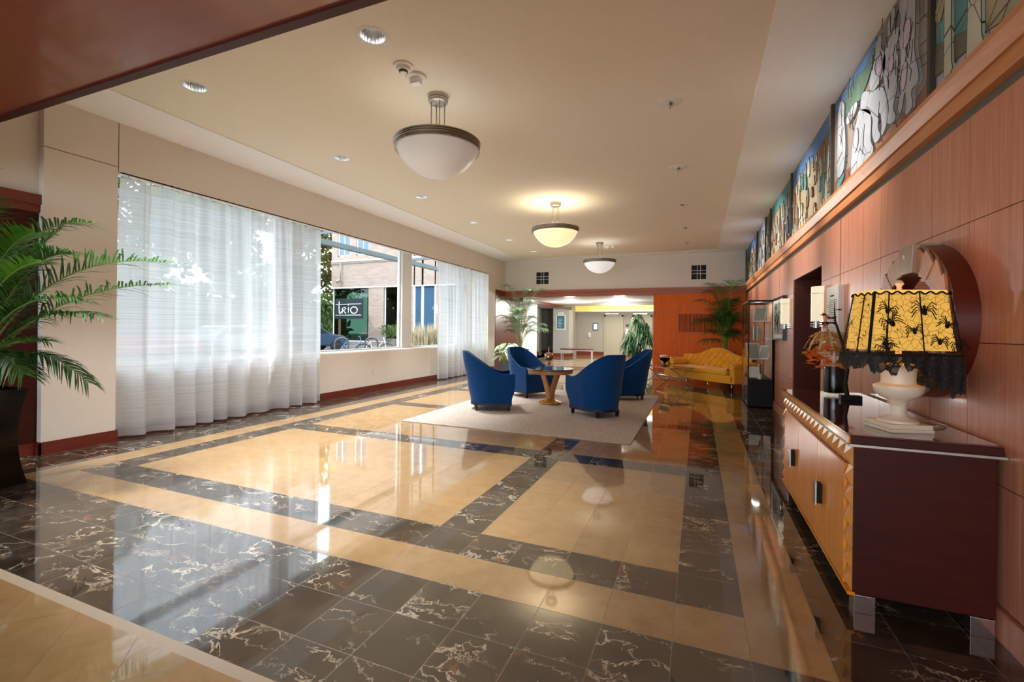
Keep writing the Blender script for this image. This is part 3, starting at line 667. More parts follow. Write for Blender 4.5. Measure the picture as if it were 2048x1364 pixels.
for k, (a, c) in enumerate(zip(bounds, bounds[1:])):
    t = thing('mural_panel', mlabels[k], 'mural', (MX, (a+c)/2, Z0), 0, 'painted relief panels along the right wall')
    MB().box(MX, MX+.02, a+.02, c-.02, Z0, Z1).build('backing', MUR[('lilac', 'taupe', 'ochre', 'ochre', 'olive', 'greyblue', 'olive')[k]], t, world=True)
    for y in (a, c): MB().box(MX-.03, MX+.02, y-.02 if y == c else y, y if y == c else y+.02, Z0, Z1).build('frame_bar', 'joint', t, world=True)
    f = MB()
    if k == 0:
        relief(f, [(1.28, 3.0), (.45, 2.70), (-.8, 2.66), (-.8, 3.6), (1.28, 3.6)], 'taupe', .004, 0)
        relief(f, [(1.28, 3.02), (.92, 2.9), (.92, 3.66), (1.28, 3.66)], 'teal', .007, 0); relief(f, [(1.28, 3.2), (1.1, 3.15), (1.0, 3.3), (.92, 3.5), (.95, 3.66), (1.28, 3.66)], 'blue', .009, 0)
        relief(f, [(1.28, 3.14), (1.2, 3.12), (1.15, 3.3), (1.08, 3.2), (1.0, 3.3), (1.05, 3.4), (1.28, 3.25)], 'ochre', .011, 1)
        relief(f, [(1.28, 3.02), (.92, 2.9), (.92, 2.8), (1.28, 2.84)], 'olive', .009, 0)
        relief(f, [(1.155, 3.6), (1.08, 3.6), (1.075, 2.84), (1.05, 2.76), (1.16, 2.76), (1.15, 2.84)], 'bone', .02, 1)
        relief(f, [(.91, 3.6), (.79, 3.6), (.79, 2.82), (.75, 2.72), (.93, 2.72), (.905, 2.8)], 'bone', .022, 1)
        for q in range(5): y = 1.2-q*.16; f.tube([(MX-.006, y, 2.69), (MX-.006, y-.2, 2.86+.02*q)], .004, 4, len(MK))
        relief(f, [(.78, 2.80), (.45, 2.72), (.2, 2.72), (.2, 3.6), (.78, 3.6)], 'ochre', .008, 0); relief(f, [(.74, 3.1), (.6, 3.05), (.6, 3.6), (.74, 3.6)], 'taupe', .012, 0)
        relief(f, [(.44, 3.6), (.33, 3.6), (.33, 2.8), (.3, 2.72), (.46, 2.72), (.44, 2.8)], 'bone', .022, 1)
    elif k == 1:
        relief(f, [(2.26, 3.66), (3.4, 3.66), (3.4, 3.56), (2.3, 3.5)], 'blue', .004, 0)
        relief(f, [(2.25, 3.62), (2.5, 3.54), (2.75, 3.60), (3.1, 3.58), (3.1, 3.40), (2.7, 3.32), (2.4, 3.42)], 'green', .008, 1)
        relief(f, [(1.33, 2.88), (1.33, 2.68), (3.43, 2.68), (3.43, 2.87), (2.7, 2.85), (2.2, 2.84), (1.88, 2.83), (1.59, 2.82)], 'brown', .006, 0)
        for q in range(7): y = 1.5+q*.27; f.tube([(MX-.007, y, 2.69), (MX-.007, y+.12, 2.86)], .003, 4, len(MK))
        for z in (2.98, 3.12, 3.28, 3.45): f.tube([(MX-.002, 1.34, z), (MX-.002, 1.5, z+.03)], .003, 4, len(MK))
        figs = dict(a=[(3.18, 3.6), (3.02, 3.49), (3.07, 3.39), (3.0, 3.22), (2.99, 3.0), (3.05, 2.85), (3.28, 2.85), (3.26, 3.03), (3.27, 3.33), (3.25, 3.49)],
            b=[(2.64, 3.26), (2.34, 3.14), (2.30, 3.03), (2.33, 2.88), (2.22, 2.76), (2.43, 2.72), (2.46, 2.65), (2.66, 2.75), (2.71, 2.63), (2.84, 2.67), (2.81, 2.97), (2.73, 3.13), (2.65, 3.2)],
            c=[(2.16, 3.62), (2.08, 3.56), (2.13, 3.5), (2.01, 3.39), (2.04, 3.25), (2.28, 3.23), (2.37, 3.3), (2.35, 3.4), (2.22, 3.49), (2.25, 3.57)],
            d=[(2.54, 3.38), (2.28, 3.24), (2.09, 3.2), (2.0, 3.09), (1.96, 2.98), (1.97, 2.86), (2.1, 2.80), (2.08, 2.92), (2.13, 3.04), (2.17, 2.9), (2.08, 2.82), (2.23, 2.80), (2.30, 2.93), (2.26, 3.04), (2.48, 3.18), (2.6, 3.25)],
            e=[(1.83, 3.6), (1.93, 3.45), (2.0, 3.53), (1.98, 3.62), (1.9, 3.66)],
            g=[(2.05, 3.44), (1.82, 3.49), (1.74, 3.38), (1.84, 3.34), (1.78, 3.24), (1.80, 3.12), (1.79, 3.04), (1.88, 2.93), (1.80, 2.84), (1.88, 2.82), (2.0, 2.87), (1.93, 2.96), (2.02, 3.13), (2.08, 3.3)],
            h=[(1.76, 3.64), (1.53, 3.6), (1.52, 3.32), (1.54, 3.14), (1.47, 2.99), (1.46, 2.9), (1.59, 2.92), (1.53, 2.78), (1.68, 2.78), (1.65, 2.86), (1.67, 2.97), (1.72, 2.82), (1.81, 2.86), (1.75, 2.96), (1.78, 3.06), (1.73, 3.2), (1.80, 3.41), (1.74, 3.47), (1.79, 3.56)],
            i=[(2.66, 3.37), (2.66, 3.27), (2.97, 3.24), (2.98, 3.36)])
        for q, p in figs.items(): relief(f, p, 'white', .02)
        for p in ([(2.2, 3.42), (2.06, 3.4), (2.08, 3.28), (2.18, 3.3)], [(2.72, 3.1), (2.62, 3.12), (2.6, 2.95), (2.74, 2.9)], [(1.68, 3.4), (1.58, 3.4), (1.58, 3.25), (1.7, 3.22)], [(1.72, 3.12), (1.62, 3.15), (1.64, 2.98), (1.72, 2.95)], [(1.95, 3.3), (1.86, 3.32), (1.86, 3.2), (1.94, 3.18)]): relief(f, p, 'pink', .025)
        relief(f, [(3.0, 2.86), (3.28, 2.84), (3.3, 2.74), (3.1, 2.78)], 'teal', .016)
        random.seed(5)
        for q in range(46):   # garment folds
            p = random.choice(list(figs.values())); y = sum(u[0] for u in p)/len(p)+rnd(-.1, .1); z = sum(u[1] for u in p)/len(p)+rnd(-.2, .2)
            f.tube([(MX-.021, y, z), (MX-.022, y+rnd(-.03, .03), z+rnd(.04, .1)), (MX-.021, y+rnd(-.05, .05), z+rnd(.1, .18))], .0025, 4, len(MK))
    else:
        random.seed(30+k); L = c-a
        if k in (2, 3, 6): relief(f, [(a+.04, 3.66), (c-.04, 3.66), (c-.04, 3.45), (a+L*.6, 3.5), (a+L*.3, 3.35), (a+.04, 3.5)], 'blue' if k != 3 else 'teal', .005, 0)
        if k == 2: relief(f, [(a+.05, 3.50), (a+L*.35, 3.42), (a+L*.4, 3.28), (a+.05, 3.3)], 'brown', .009, 0); relief(f, [(a+.03, 3.66), (a+.16, 3.66), (a+.16, 3.5), (a+.03, 3.48)], 'white', .012, 0); relief(f, [(a+.1, 3.3), (a+L*.25, 3.3), (a+L*.3, 3.1), (a+.1, 3.05)], 'olive', .01)
        cols_ = [['ochre', 'bone', 'white', 'teal', 'brown', 'bone', 'ochre'], ['ochre', 'white', 'brown', 'greyblue', 'bone', 'ochre', 'blue'], ['olive', 'ochre', 'bone', 'taupe'], ['olive', 'bone', 'white', 'greyblue', 'taupe', 'ochre'], ['brown', 'bone', 'ochre', 'white', 'green', 'olive']][k-2]
        for q in range(int(26*L)):
            y = rnd(a+.1, c-.1); z = rnd(2.72, 3.42); h = rnd(.1, .24); w = rnd(.03, .07)
            p = [(y-w, z-h*.5), (y-w*rnd(.6, 1.3), z), (y-w*.5, z+h*.4), (y-w*.2, z+h*.62), (y+w*.3, z+h*.6), (y+w*.7, z+h*.3), (y+w*rnd(.7, 1.4), z-h*.1), (y+w*.7, z-h*.5)]
            relief(f, [(max(a+.03, min(c-.03, u)), max(2.68, min(3.66, v_))) for u, v_ in p], random.choice(cols_), rnd(.01, .022), 1)
    f.build('relief_scene', MLIST, t, world=True)

# ---------------------------------------------------------------- sideboard
SX, SY0, SY1, ST = .77, .555, 2.40, .859
t = thing('sideboard', 'blonde and dark red wood sideboard with carved border against the right wall', 'sideboard', (1.04, 1.48, 0))
w = lambda mb, n, m_, p=t, **k: mb.build(n, m_, p, world=True, **k)
w(MB().box(SX+.02, 1.315, SY0+.005, SY1, .09, .80), 'carcass', 'dark_wood', bevel=.004)
w(MB().box(SX+.004, 1.33, SY0-.005, SY1+.01, .812, ST-.008), 'top', 'dark_wood', bevel=.003)
w(MB().box(SX-.002, 1.322, SY0-.006, SY1+.012, ST-.008, ST), 'glass_top', 'top_gloss', bevel=.0015)
w(MB().box(SX-.002, SX+.012, SY0-.003, SY1+.01, .815, ST-.009), 'top_edge', 'blonde')
w(MB().box(SX, 1.345, SY0-.004, SY1+.01, .80, .811), 'metal_inlay', 'nickel')
fr = MB()   # carved pyramids round the front
def pyr(y0, y1, z0, z1, d=.026):
    x = SX+.02; ym, zm = (y0+y1)/2, (z0+z1)/2
    fr.add([(x, y0, z0), (x, y1, z0), (x, y1, z1), (x, y0, z1), (x-d, ym, zm)], [(0, 1, 4), (1, 2, 4), (2, 3, 4), (3, 0, 4)])
nb = 17; dy = (SY1-SY0-.01)/nb
for k in range(nb): pyr(SY0+.005+k*dy, SY0+.005+(k+1)*dy, .70, .80)
for k in range(6):
    z0 = .10+k*.1; pyr(SY0+.005, SY0+.075, z0, z0+.1); pyr(SY1-.075, SY1-.005, z0, z0+.1)
w(fr, 'carved_border', 'blonde_carved')
dw = (SY1-SY0-.16)/3
for k in range(3):
    y0 = SY0+.08+k*dw; d = w(MB().box(SX+.003, SX+.02, y0+.002, y0+dw-.002, .105, .695), 'door', 'blonde', bevel=.002)
    if k != 1 or True:
        yy = (1.085, 1.895, 2.3)[k] if k < 2 else None
        if yy: h_ = MB().box(SX-.034, SX-.026, yy-.032, yy+.032, .335, .47).build('handle', 'silver', d, world=True, bevel=.001); MB().box(SX-.026, SX+.003, yy-.024, yy+.024, .345, .46).build('handle_block', 'black_matte', d, world=True)
w(MB().box(SX, SX+.03, SY0, SY1, .085, .1), 'bottom_edge', 'blonde')
for x in (SX+.03, 1.23):
    for y in (SY0+.01, SY1-.1): w(MB().box(x, x+.085, y, y+.08, 0, .086), 'leg', 'chrome', bevel=.002)
# ---------------------------------------------------------------- table lamp with black lace
LA = .30; LC = (1.035, .79)
t = thing('table_lamp', 'ivory urn lamp with yellow shade under black spider web lace', 'lamp', (LC[0], LC[1], ST), LA)
MB().box(-.1, .1, -.1, .1, 0, .018).box(-.096, .096, -.096, .096, .018, .04).build('foot', 'ivory', t, bevel=.003)
MB().lathe([(.085, .04), (.083, .05), (.07, .058), (.045, .07), (.034, .09), (.036, .12), (.032, .125), (.042, .13), (.045, .137), (.035, .142), (.045, .15), (.075, .165), (.098, .19), (.103, .215), (.1, .225), (.085, .23), (.072, .235), (.07, .25), (.073, .30), (.078, .33), (.06, .335), (.015, .34), (.012, .42)], (0, 0, 0), 48).build('urn_body', 'ivory', t)
def ringpts(hw_, hd, ch, z, n=6, jit=None, seed=0):
    c = [(hw_-ch, -hd), (hw_, -hd+ch), (hw_, hd-ch), (hw_-ch, hd), (-hw_+ch, hd), (-hw_, hd-ch), (-hw_, -hd+ch), (-hw_+ch, -hd)]
    out = []
    for a, b_ in zip(c, c[1:]+c[:1]):
        m = max(2, int(math.hypot(a[0]-b_[0], a[1]-b_[1])/.012))
        for i in range(m): u = i/m; out.append((a[0]*(1-u)+b_[0]*u, a[1]*(1-u)+b_[1]*u, z))
    return out
BZ, TZ = .405, .70
def shade_ring(u, o=0): return (.188+(.16-.188)*u+o, .128+(.108-.128)*u+o, .025)
def ring(u, o, z, N=200):
    hw_, hd, ch = shade_ring(u, o); c = [(hw_-ch, -hd), (hw_, -hd+ch), (hw_, hd-ch), (hw_-ch, hd), (-hw_+ch, hd), (-hw_, hd-ch), (-hw_, -hd+ch), (-hw_+ch, -hd)]
    seg = [math.dist(a, b_) for a, b_ in zip(c, c[1:]+c[:1])]; tot = sum(seg); out = []
    for i in range(N):
        s_ = tot*i/N; k = 0
        while s_ > seg[k]: s_ -= seg[k]; k += 1
        u_ = s_/seg[k]; a, b_ = c[k], c[(k+1) % 8]; out.append((a[0]*(1-u_)+b_[0]*u_, a[1]*(1-u_)+b_[1]*u_, z))
    return out
MB().grid([ring(u, 0, BZ+(TZ-BZ)*u) for u in (0, .33, .66, 1)], closed=True, sm=False).build('shade', 'shade_in', t, thick=.003)
MB().lathe([(0, .76), (.012, .755), (.02, .74), (.01, .725), (.012, .70), (.012, .42)], (0, 0, 0), 20).build('finial', 'ivory', t)
mb = MB()
for a in (0, PI/2, PI, 3*PI/2): mb.tube([(0, 0, TZ-.01), (.155*math.cos(a), .105*math.sin(a), TZ-.01)], .003, 6)
mb.build('spider_fitting', 'brass', t)
MB().lathe([(0, .44), (.03, .45), (.032, .5), (.018, .54), (0, .545)], (0, 0, 0), 20).build('bulb', glow('lamp_bulb', '#ffd48a', 6, '#ffffff'), t)
lz = light('table_lamp_light', 'POINT', (LC[0], LC[1], ST+.5), 3.2, (1, .8, .5), shadow_soft_size=.03)
# lace cover
t = thing('lace_lampshade_cover', 'black web lace cover with spiders and ragged hem draped on the lamp', 'cover', (LC[0], LC[1], ST), LA)
N = 200
rows = [ring(u, .010+.010*(1-u), BZ-.02+(.685-BZ+.02)*u, N) for u in (0, .25, .5, .75, 1)]
rows[-1] = [(x, y, z+.006*math.sin(i*2*PI/200*22)) for i, (x, y, z) in enumerate(rows[-1])]
MB().grid(rows, closed=True).build('web_panel', 'web', t)
random.seed(9); hem = [0]*N
for i in range(N):
    q = (i % 10)/10; lobe = abs(math.sin(i*PI/10+1.3*noise.noise((i*.04, 9, 0)))); hem[i] = .10+(.028+.04*abs(noise.noise((i*.03, 5, 0))))*lobe+.012*abs(math.sin(i*PI/3.3))+.02*noise.noise((i*.21, 0, 0))+.03*noise.noise((i*.05, 3, 0))
rr = []
for j in range(6):
    u = j/5; base = ring(0, .020+.008*u, 0, N)
    rr.append([(x*(1+.012*math.sin(i*.55+u*3)), y*(1+.02*math.sin(i*.8+u*2)), BZ-.02-u*(.10+.055*x/.2-.05*math.exp(-((x+.04)/.08)**2)+(hem[i]-.1)*.9)) for i, (x, y, z) in enumerate(base)])
MB().grid(rr, closed=True).build('ragged_hem', 'lace', t)
mb = MB()
mb.tube([(x, y, z+.0) for x, y, z in rows[0]+rows[0][:1]], .0045, 6); mb.tube([(x*1.003, y*1.003, z) for x, y, z in rows[-1]+rows[-1][:1]], .004, 6)
for i in range(0, N, 25): mb.tube([rows[j][i] for j in range(5)], .003, 5)
for i in (38, 96, 138): mb.tube([rows[j][i] for j in range(5)], .007, 5)
mb.build('trim_cord', 'black_matte', t)
def spider(p, nrm, size, roll):
    mb = MB(); nrm = Vector(nrm).normalized(); u = Vector((0, 0, 1)); s_ = nrm.cross(u).normalized(); u = s_.cross(nrm)
    ca, sa = math.cos(roll), math.sin(roll); A = s_*ca+u*sa; B_ = u*ca-s_*sa; p = Vector(p)+nrm*.004
    def E(cx, cy, rx, ry):
        n = 16; mb.add([tuple(p+A*(cx*size)+B_*(cy*size)+nrm*.003)]+[tuple(p+A*((cx+rx*math.cos(2*PI*k/n))*size)+B_*((cy+ry*math.sin(2*PI*k/n))*size)) for k in range(n)], [(0, k+1, (k+1) % n+1) for k in range(n)])
    E(0, -.1, .22, .27); E(0, .25, .12, .13)
    for sx in (-1, 1):
        for k in range(4):
            a = (-.6+k*.45); mb.tube([p+(A*(sx*.15)+B_*(.05+.05*k))*size, p+(A*(sx*.55)+B_*(.25+a*.55))*size, p+(A*(sx*.85)+B_*(-.15+a*.8))*size], .0022, 5)
    return mb
spots = [(-.20, .60, .05, .4), (-.13, .54, .06, -.5), (.02, .60, .065, .1), (-.03, .50, .045, -.1), (-.16, .42, .055, -.6), (.12, .53, .05, .5), (.08, .45, .045, .2), (.22, .43, .045, -.3), (-.23, .44, .045, .9), (-.06, .44, .0, 0)]
for x, z, sz, rl_ in spots:
    if sz == 0: continue
    u = (z-BZ)/(TZ-BZ); y = -(shade_ring(u, .010+.010*(1-u))[1]); hw_ = shade_ring(u, .010+.010*(1-u))[0]
    x = max(-hw_+.04, min(hw_-.04, x)); spider((x, y, z), (0, -1, .12), sz, rl_).build('spider', 'black_matte', t)
o = tag(MB().tube([(1.14, .82, .865), (1.2, .86, .864), (1.27, .92, .864), (1.31, 1.0, .864), (1.29, 1.06, .864), (1.22, 1.03, .864), (1.14, .97, .864)], .003, 6).build('power_cord', 'nickel'), 'thin grey cord looping behind the lamp on the glossy top', 'cord')
# glass vase with leaves
t = thing('glass_vase', 'tall clear glass cylinder vase with dark filler on the sideboard', 'vase', (1.08, 2.16, ST))
MB().lathe([(0, .004), (.075, .004), (.078, .012), (.078, .35), (.074, .35), (.074, .015), (0, .015)], (0, 0, 0), 48).build('glass_wall', 'clear', t)
MB().lathe([(0, .02), (.066, .022), (.07, .05), (.07, .2), (.06, .225), (0, .22)], (0, 0, 0), 32).build('dark_filler', 'black', t)
t = thing('autumn_bouquet', 'bunch of orange and tan artificial leaves standing in the glass vase', 'bouquet', (1.08, 2.16, ST+.23))
random.seed(4)
def maple(p, d, size, mb, m=0):
    d = Vector(d).normalized(); a = d.cross(Vector((0, 0, 1))).normalized() if abs(d.z) < .95 else Vector((1, 0, 0)); b_ = a.cross(d); p = Vector(p); pts = []
    for k, (an, r) in enumerate([(0, 1), (22, .45), (48, .85), (72, .4), (105, .62), (140, .25), (180, .15), (220, .25), (255, .62), (288, .4), (312, .85), (338, .45)]):
        an = math.radians(an); pts.append(tuple(p+d*(size*r*math.cos(an)+size*.2)+a*(size*r*math.sin(an))+b_*(size*.15*math.cos(an*3))))
    mb.add([tuple(p+d*size*.2)]+pts, [(0, k+1, (k+1) % 12+1) for k in range(12)], m)
for part, mt, nn, zr in (('orange_leaves', 'orange_leaf', 50, (-.02, .14)), ('tan_leaves', 'tan_leaf', 64, (.08, .26)), ('red_leaves', 'red_leaf', 6, (.32, .44))):
    mb = MB()
    for k in range(nn):
        a = rnd(0, 2*PI); r = rnd(.02, .13) if part != 'red_leaves' else rnd(0, .06); z = rnd(*zr); maple((r*math.cos(a)-.03, r*math.sin(a), z), (math.cos(a), math.sin(a), rnd(-.5, .6)), rnd(.05, .085), mb)
    mb.build(part, mt, t)
mb = MB()
for k in range(9): a = rnd(0, 6.28); mb.tube([(0, 0, 0), (.03*math.cos(a), .03*math.sin(a), .12), (.08*math.cos(a), .08*math.sin(a), rnd(.25, .45))], .003, 5)
mb.build('stems', 'tan_leaf', t)
mb = MB()
for k in range(6):
    a = 2.2+k*.5; mb.grid([[(-.05+.16*u*math.cos(a)*1.0+.008*w_*math.sin(a), .16*u*math.sin(a)+.008*w_, .25+.12*u-.24*u*u) for w_ in (-1, 1)] for u in [q/8 for q in range(9)]])
mb.build('husk_blades', 'tan_leaf', t)
# black candle stand
t = thing('candle_stand', 'black metal stand with tall spike on the sideboard behind the lamp', 'stand', (1.12, 1.9, ST))
MB().box(-.065, .065, -.03, .03, 0, .035).build('base_block', 'black_matte', t, bevel=.003)
MB().tube([(-.02, 0, .03), (-.03, .01, .12), (-.02, 0, .22), (-.05, 0, .4), (-.1, 0, .58), (-.105, 0, .72)], [.016, .014, .013, .01, .007, .001], 8).build('stem', 'black_matte', t)
# mirror
MC = (1.30, 1.42)
t = thing('round_mirror', 'round mirror in thick segmented walnut ring with a keystone block', 'mirror', (XR, MC[0], MC[1]-.44))
R0, R1 = .44, .285; ey = 1.2
sq = lambda p: Vector((p.x, MC[0]+(p.y-MC[0])*ey, p.z))
MB().lathe([(R1, -.0), (R0, -.0), (R0, -.098), (R0-.02, -.10), (R1, -.10), (R1, 0)], (XR, MC[0], MC[1]), 96, axis='x').xf(sq).build('ring_body', 'walnut_dark', t, world=True)
ns = 22
for k in range(ns):
    a0 = PI/2+.2+k*(2*PI-.4)/ns; a1 = PI/2+.2+(k+1)*(2*PI-.4)/ns; pts = []; fl = 1 if k >= ns/2 else 0
    for q in range(5): u = q/4; v_ = u if fl else 1-u; a = a0+(a1-a0)*u; r = R0-.006-.03*(1-v_); pts.append((MC[0]+r*math.cos(a), MC[1]+r*math.sin(a)))
    for q in range(5): u = 1-q/4; v_ = u if fl else 1-u; a = a0+(a1-a0)*u; r = R1-.004+.014*(1-v_); pts.append((MC[0]+r*math.cos(a), MC[1]+r*math.sin(a)))
    MB().prism(pts, 0, XR-.099, XR-.108-.004*(k % 2), 0).xf(sq).build('ring_segment', 'walnut', t, world=True)
MB().lathe([(0, -.05), (R1, -.05)], (XR, MC[0], MC[1]), 64, axis='x').xf(sq).build('glass', 'mirror', t, world=True)
MB().prism([(1.27-.085, MC[1]+.275), (1.27+.085, MC[1]+.275), (1.27+.1, 1.857), (1.27-.1, 1.857)], 0, XR, XR-.13).build('keystone', wood('keystone_wood', '#8a6a50', '#a58468', (3, 12, 3), .25, .3), t, world=True, bevel=.003)
MB().lathe([(0, -.133), (.014, -.133), (.014, -.129)], (XR, 1.29, 1.80), 4, axis='x').build('diamond_inlay', 'paper', t, world=True)
# sconces
for y, z, lb in ((3.80, 1.45, 'wall sconce with cream glass on the near side of the doorway'), (5.80, 1.45, 'wall sconce with cream glass on the far side of the doorway')):
    t = thing('wall_sconce', lb, 'sconce', (XR, y, z), 0, 'cream glass wall sconces')
    MB().box(-.01, 0, -.06, .06, -.02, .36).build('back_plate', 'chrome', t, bevel=.002)
    MB().lathe([(.0, .0), (.095, .0), (.1, .005), (.1, .38), (.0, .38)], (-.01, 0, .02), 28, a0=PI/2, a1=3*PI/2).build('glass_shade', 'sconce_glass', t)
    mb = MB()
    for zz in (-.035, -.01, .015): mb.lathe([(.0, zz), (.115, zz), (.115, zz+.008), (0, zz+.008)], (0, 0, 0), 28, a0=PI/2, a1=3*PI/2)
    mb.lathe([(0, -.05), (.03, -.05), (.03, .025)], (-.06, 0, 0), 16); mb.build('bands', 'chrome', t)
    MB().lathe([(.104, .32), (.106, .32), (.106, .325), (.104, .325)], (-.01, 0, 0), 28, a0=PI/2, a1=3*PI/2).build('wire_band', 'nickel', t)
# framed print and notice canvas
t = thing('framed_print', 'grey figure print in deep black frame beside the glass cabinet', 'picture', (XR, 6.6, 1.22))
w(MB().box(XR-.05, XR, 6.0, 7.10, 1.22, 1.25).box(XR-.05, XR, 6.0, 7.10, 1.89, 1.92).box(XR-.05, XR, 6.0, 6.04, 1.25, 1.89).box(XR-.05, XR, 7.06, 7.10, 1.25, 1.89), 'frame', 'black', t)
w(MB().box(XR-.04, XR-.005, 6.04, 7.06, 1.25, 1.89), 'mat_board', 'paper', t)
mb = MB().box(XR-.043, XR-.04, 6.12, 6.98, 1.31, 1.83, 0); random.seed(3)
for k in range(24):
    y = rnd(6.3, 6.9); z = rnd(1.4, 1.75); mb.tube([(XR-.045, y, z), (XR-.045, y+rnd(-.12, .12), z+rnd(-.1, .1)), (XR-.045, y+rnd(-.2, .2), z+rnd(-.12, .12))], .004, 4, 1)
w(mb, 'artwork', ['print_grey', 'joint'], t)
t = thing('notice_board', 'white canvas notice with small printed text left of the lamp', 'notice', (XR, 3.22, 1.15))
w(MB().box(XR-.05, XR, 3.0, 3.42, 1.15, 1.80), 'canvas', 'paper', t, bevel=.003)
mb = MB(); random.seed(2)
for k in range(22): mb.box(XR-.0515, XR-.0505, 3.05, 3.37-rnd(0, .06), 1.66-k*.02, 1.665-k*.02)
mb.box(XR-.0515, XR-.0505, 3.14, 3.28, 1.70, 1.715); w(mb, 'text_lines', 'joint', t)

# ---------------------------------------------------------------- display cabinet
t = thing('display_cabinet', 'tall black display cabinet with glass doors beside the yellow sofa', 'cabinet', (1.13, 7.68, 0))
cx0, cx1, cy0, cy1, H = .925, 1.325, 7.12, 8.26, 1.92
w(MB().box(cx0, cx1, cy0, cy1, 0.02, .5), 'base', 'black_matte', t, bevel=.003); w(MB().box(cx0, cx1, cy0, cy1, H-.03, H), 'roof', 'black_matte', t, bevel=.002)
mb = MB()
for x in (cx0, cx1-.02):
    for y in (cy0, cy1-.02): mb.box(x, x+.02, y, y+.02, .5, H-.03)
w(mb, 'posts', 'black_matte', t); w(MB().box(cx1-.008, cx1-.004, cy0+.02, cy1-.02, .5, H-.03), 'back_mirror', 'walnut', t)
shz = [.84, 1.19, 1.53]
for z in shz: w(MB().box(cx0+.01, cx1-.01, cy0+.01, cy1-.01, z, z+.006), 'shelf', 'clear', t)
w(MB().box(cx0+.02, cx1-.02, cy0+.004, cy0+.008, .5, H-.03), 'side_glass', 'clear', t)
for a, c in ((cy0+.015, 7.685), (7.695, cy1-.015)):
    d = w(MB().box(cx0-.004, cx0+.001, a, c, .06, H-.035), 'glass_door', 'clear', t)
    MB().lathe([(0, 0), (.01, 0), (.01, .02), (0, .02)], (cx0-.025, 7.65 if a < 7.6 else 7.73, .6), 12, axis='x').build('knob', 'chrome', d, world=True)
def lean(x, y, z, w_, h, th, ang, yaw, mats, name, lb, cat, inner=None):
    mw = Matrix.Translation(Vector((x, y, z))) @ Matrix.Rotation(yaw, 4, 'Z') @ Matrix.Rotation(ang, 4, 'X')
    tt = thing(name, lb, cat, mat=mw)
    MB().box(-w_/2, w_/2, 0, th, 0, h).build('frame' if inner else 'cover', mats, tt, bevel=.002)
    if inner: MB().box(-w_/2+.02, w_/2-.02, -.002, 0, .02, h-.02).build('picture', inner, tt)
    else: MB().box(-w_/2-.001, w_/2-.004, .003, th-.003, .004, h-.004).build('pages', 'paper', tt)
    return tt
lean(1.12, 7.35, 1.536, .22, .28, .012, -.25, -.5, 'paper', 'picture_frame', 'white framed picture on the top glass shelf', 'picture', 'print_grey')
lean(1.05, 7.42, .846, .24, .3, .015, -.2, .35, 'paper', 'picture_frame', 'tilted white frame seen from behind on the third shelf', 'picture', 'print_grey')
lean(1.22, 7.6, .846, .2, .26, .012, -.3, -.7, 'paper', 'picture_frame', 'white frame leaning at the wall side of the third shelf', 'picture', 'print_grey')
lean(1.05, 7.25, .502, .22, .24, .012, -.25, .2, 'silver', 'picture_frame', 'silver framed picture standing on the cabinet floor', 'picture', 'paper')
for k, (x, cc, hh, dsc) in enumerate(((1.05, '#5f7f86', .26, 'blue green hardback'), (1.09, '#c8c2b4', .25, 'cream hardback'), (1.13, '#b3917c', .24, 'tan hardback'))):
    lean(x, 7.32, 1.196, .02, hh, .17, .0, 0, plain('book_cover', cc, .6), 'book', dsc+' leaning on the middle glass shelf', 'book')
for k, (x, cc, hh, dsc) in enumerate(((1.15, '#a8834e', .25, 'brown'), (1.18, '#c49a5e', .24, 'light brown'), (1.205, '#8a5a3a', .22, 'dark brown'))):
    lean(x, 7.4, .502, .024, hh, .15, 0, 0, plain('book_cover', cc, .6), 'book', dsc+' book upright at the bottom of the cabinet', 'book')
t = thing('yellow_vase', 'small round yellow vase on the top shelf of the cabinet', 'vase', (1.2, 7.5, 1.537))
MB().lathe([(0, 0), (.03, 0), (.06, .04), (.065, .08), (.04, .12), (.022, .14), (.025, .16)], (0, 0, 0), 28).build('body', plain('yellow_glaze', '#e0b020', .2), t); MB().lathe([(.025, .16), (.03, .165), (.022, .165)], (0, 0, 0), 20).build('rim', 'brass', t)
tag(MB().lathe([(0, 0), (.035, 0), (.038, .09), (.034, .09), (.032, .006), (0, .006)], (1.12, 7.2, .502), 24).build('mug', 'paper'), 'white cup at the bottom of the cabinet before the silver frame', 'cup')
tag(MB().box(1.0, 1.24, 7.15, 7.34, 1.16, 1.185).build('flat_tray', 'dark_wood') if 0 else MB().lathe([(0, 0), (.03, 0), (.04, .05), (.038, .05), (.028, .005), (0, .005)], (1.26, 7.3, 1.197), 20).build('small_cup', 'paper'), 'little white cup on the middle glass shelf of the cabinet', 'cup')

light('cabinet_fill', 'POINT', (1.12, 7.5, 1.80), 1.0, (1, .95, .85), shadow_soft_size=.07)  # lamp added inside to brighten the shelf contents
# ---------------------------------------------------------------- rug
mb = MB().box(-3.87, -.63, 3.42, 7.76, .001, .011)
t = mb.build('area_rug', 'rug', bevel=.004); tag(t, 'large flat woven beige rug under the blue chairs and round table', 'rug')

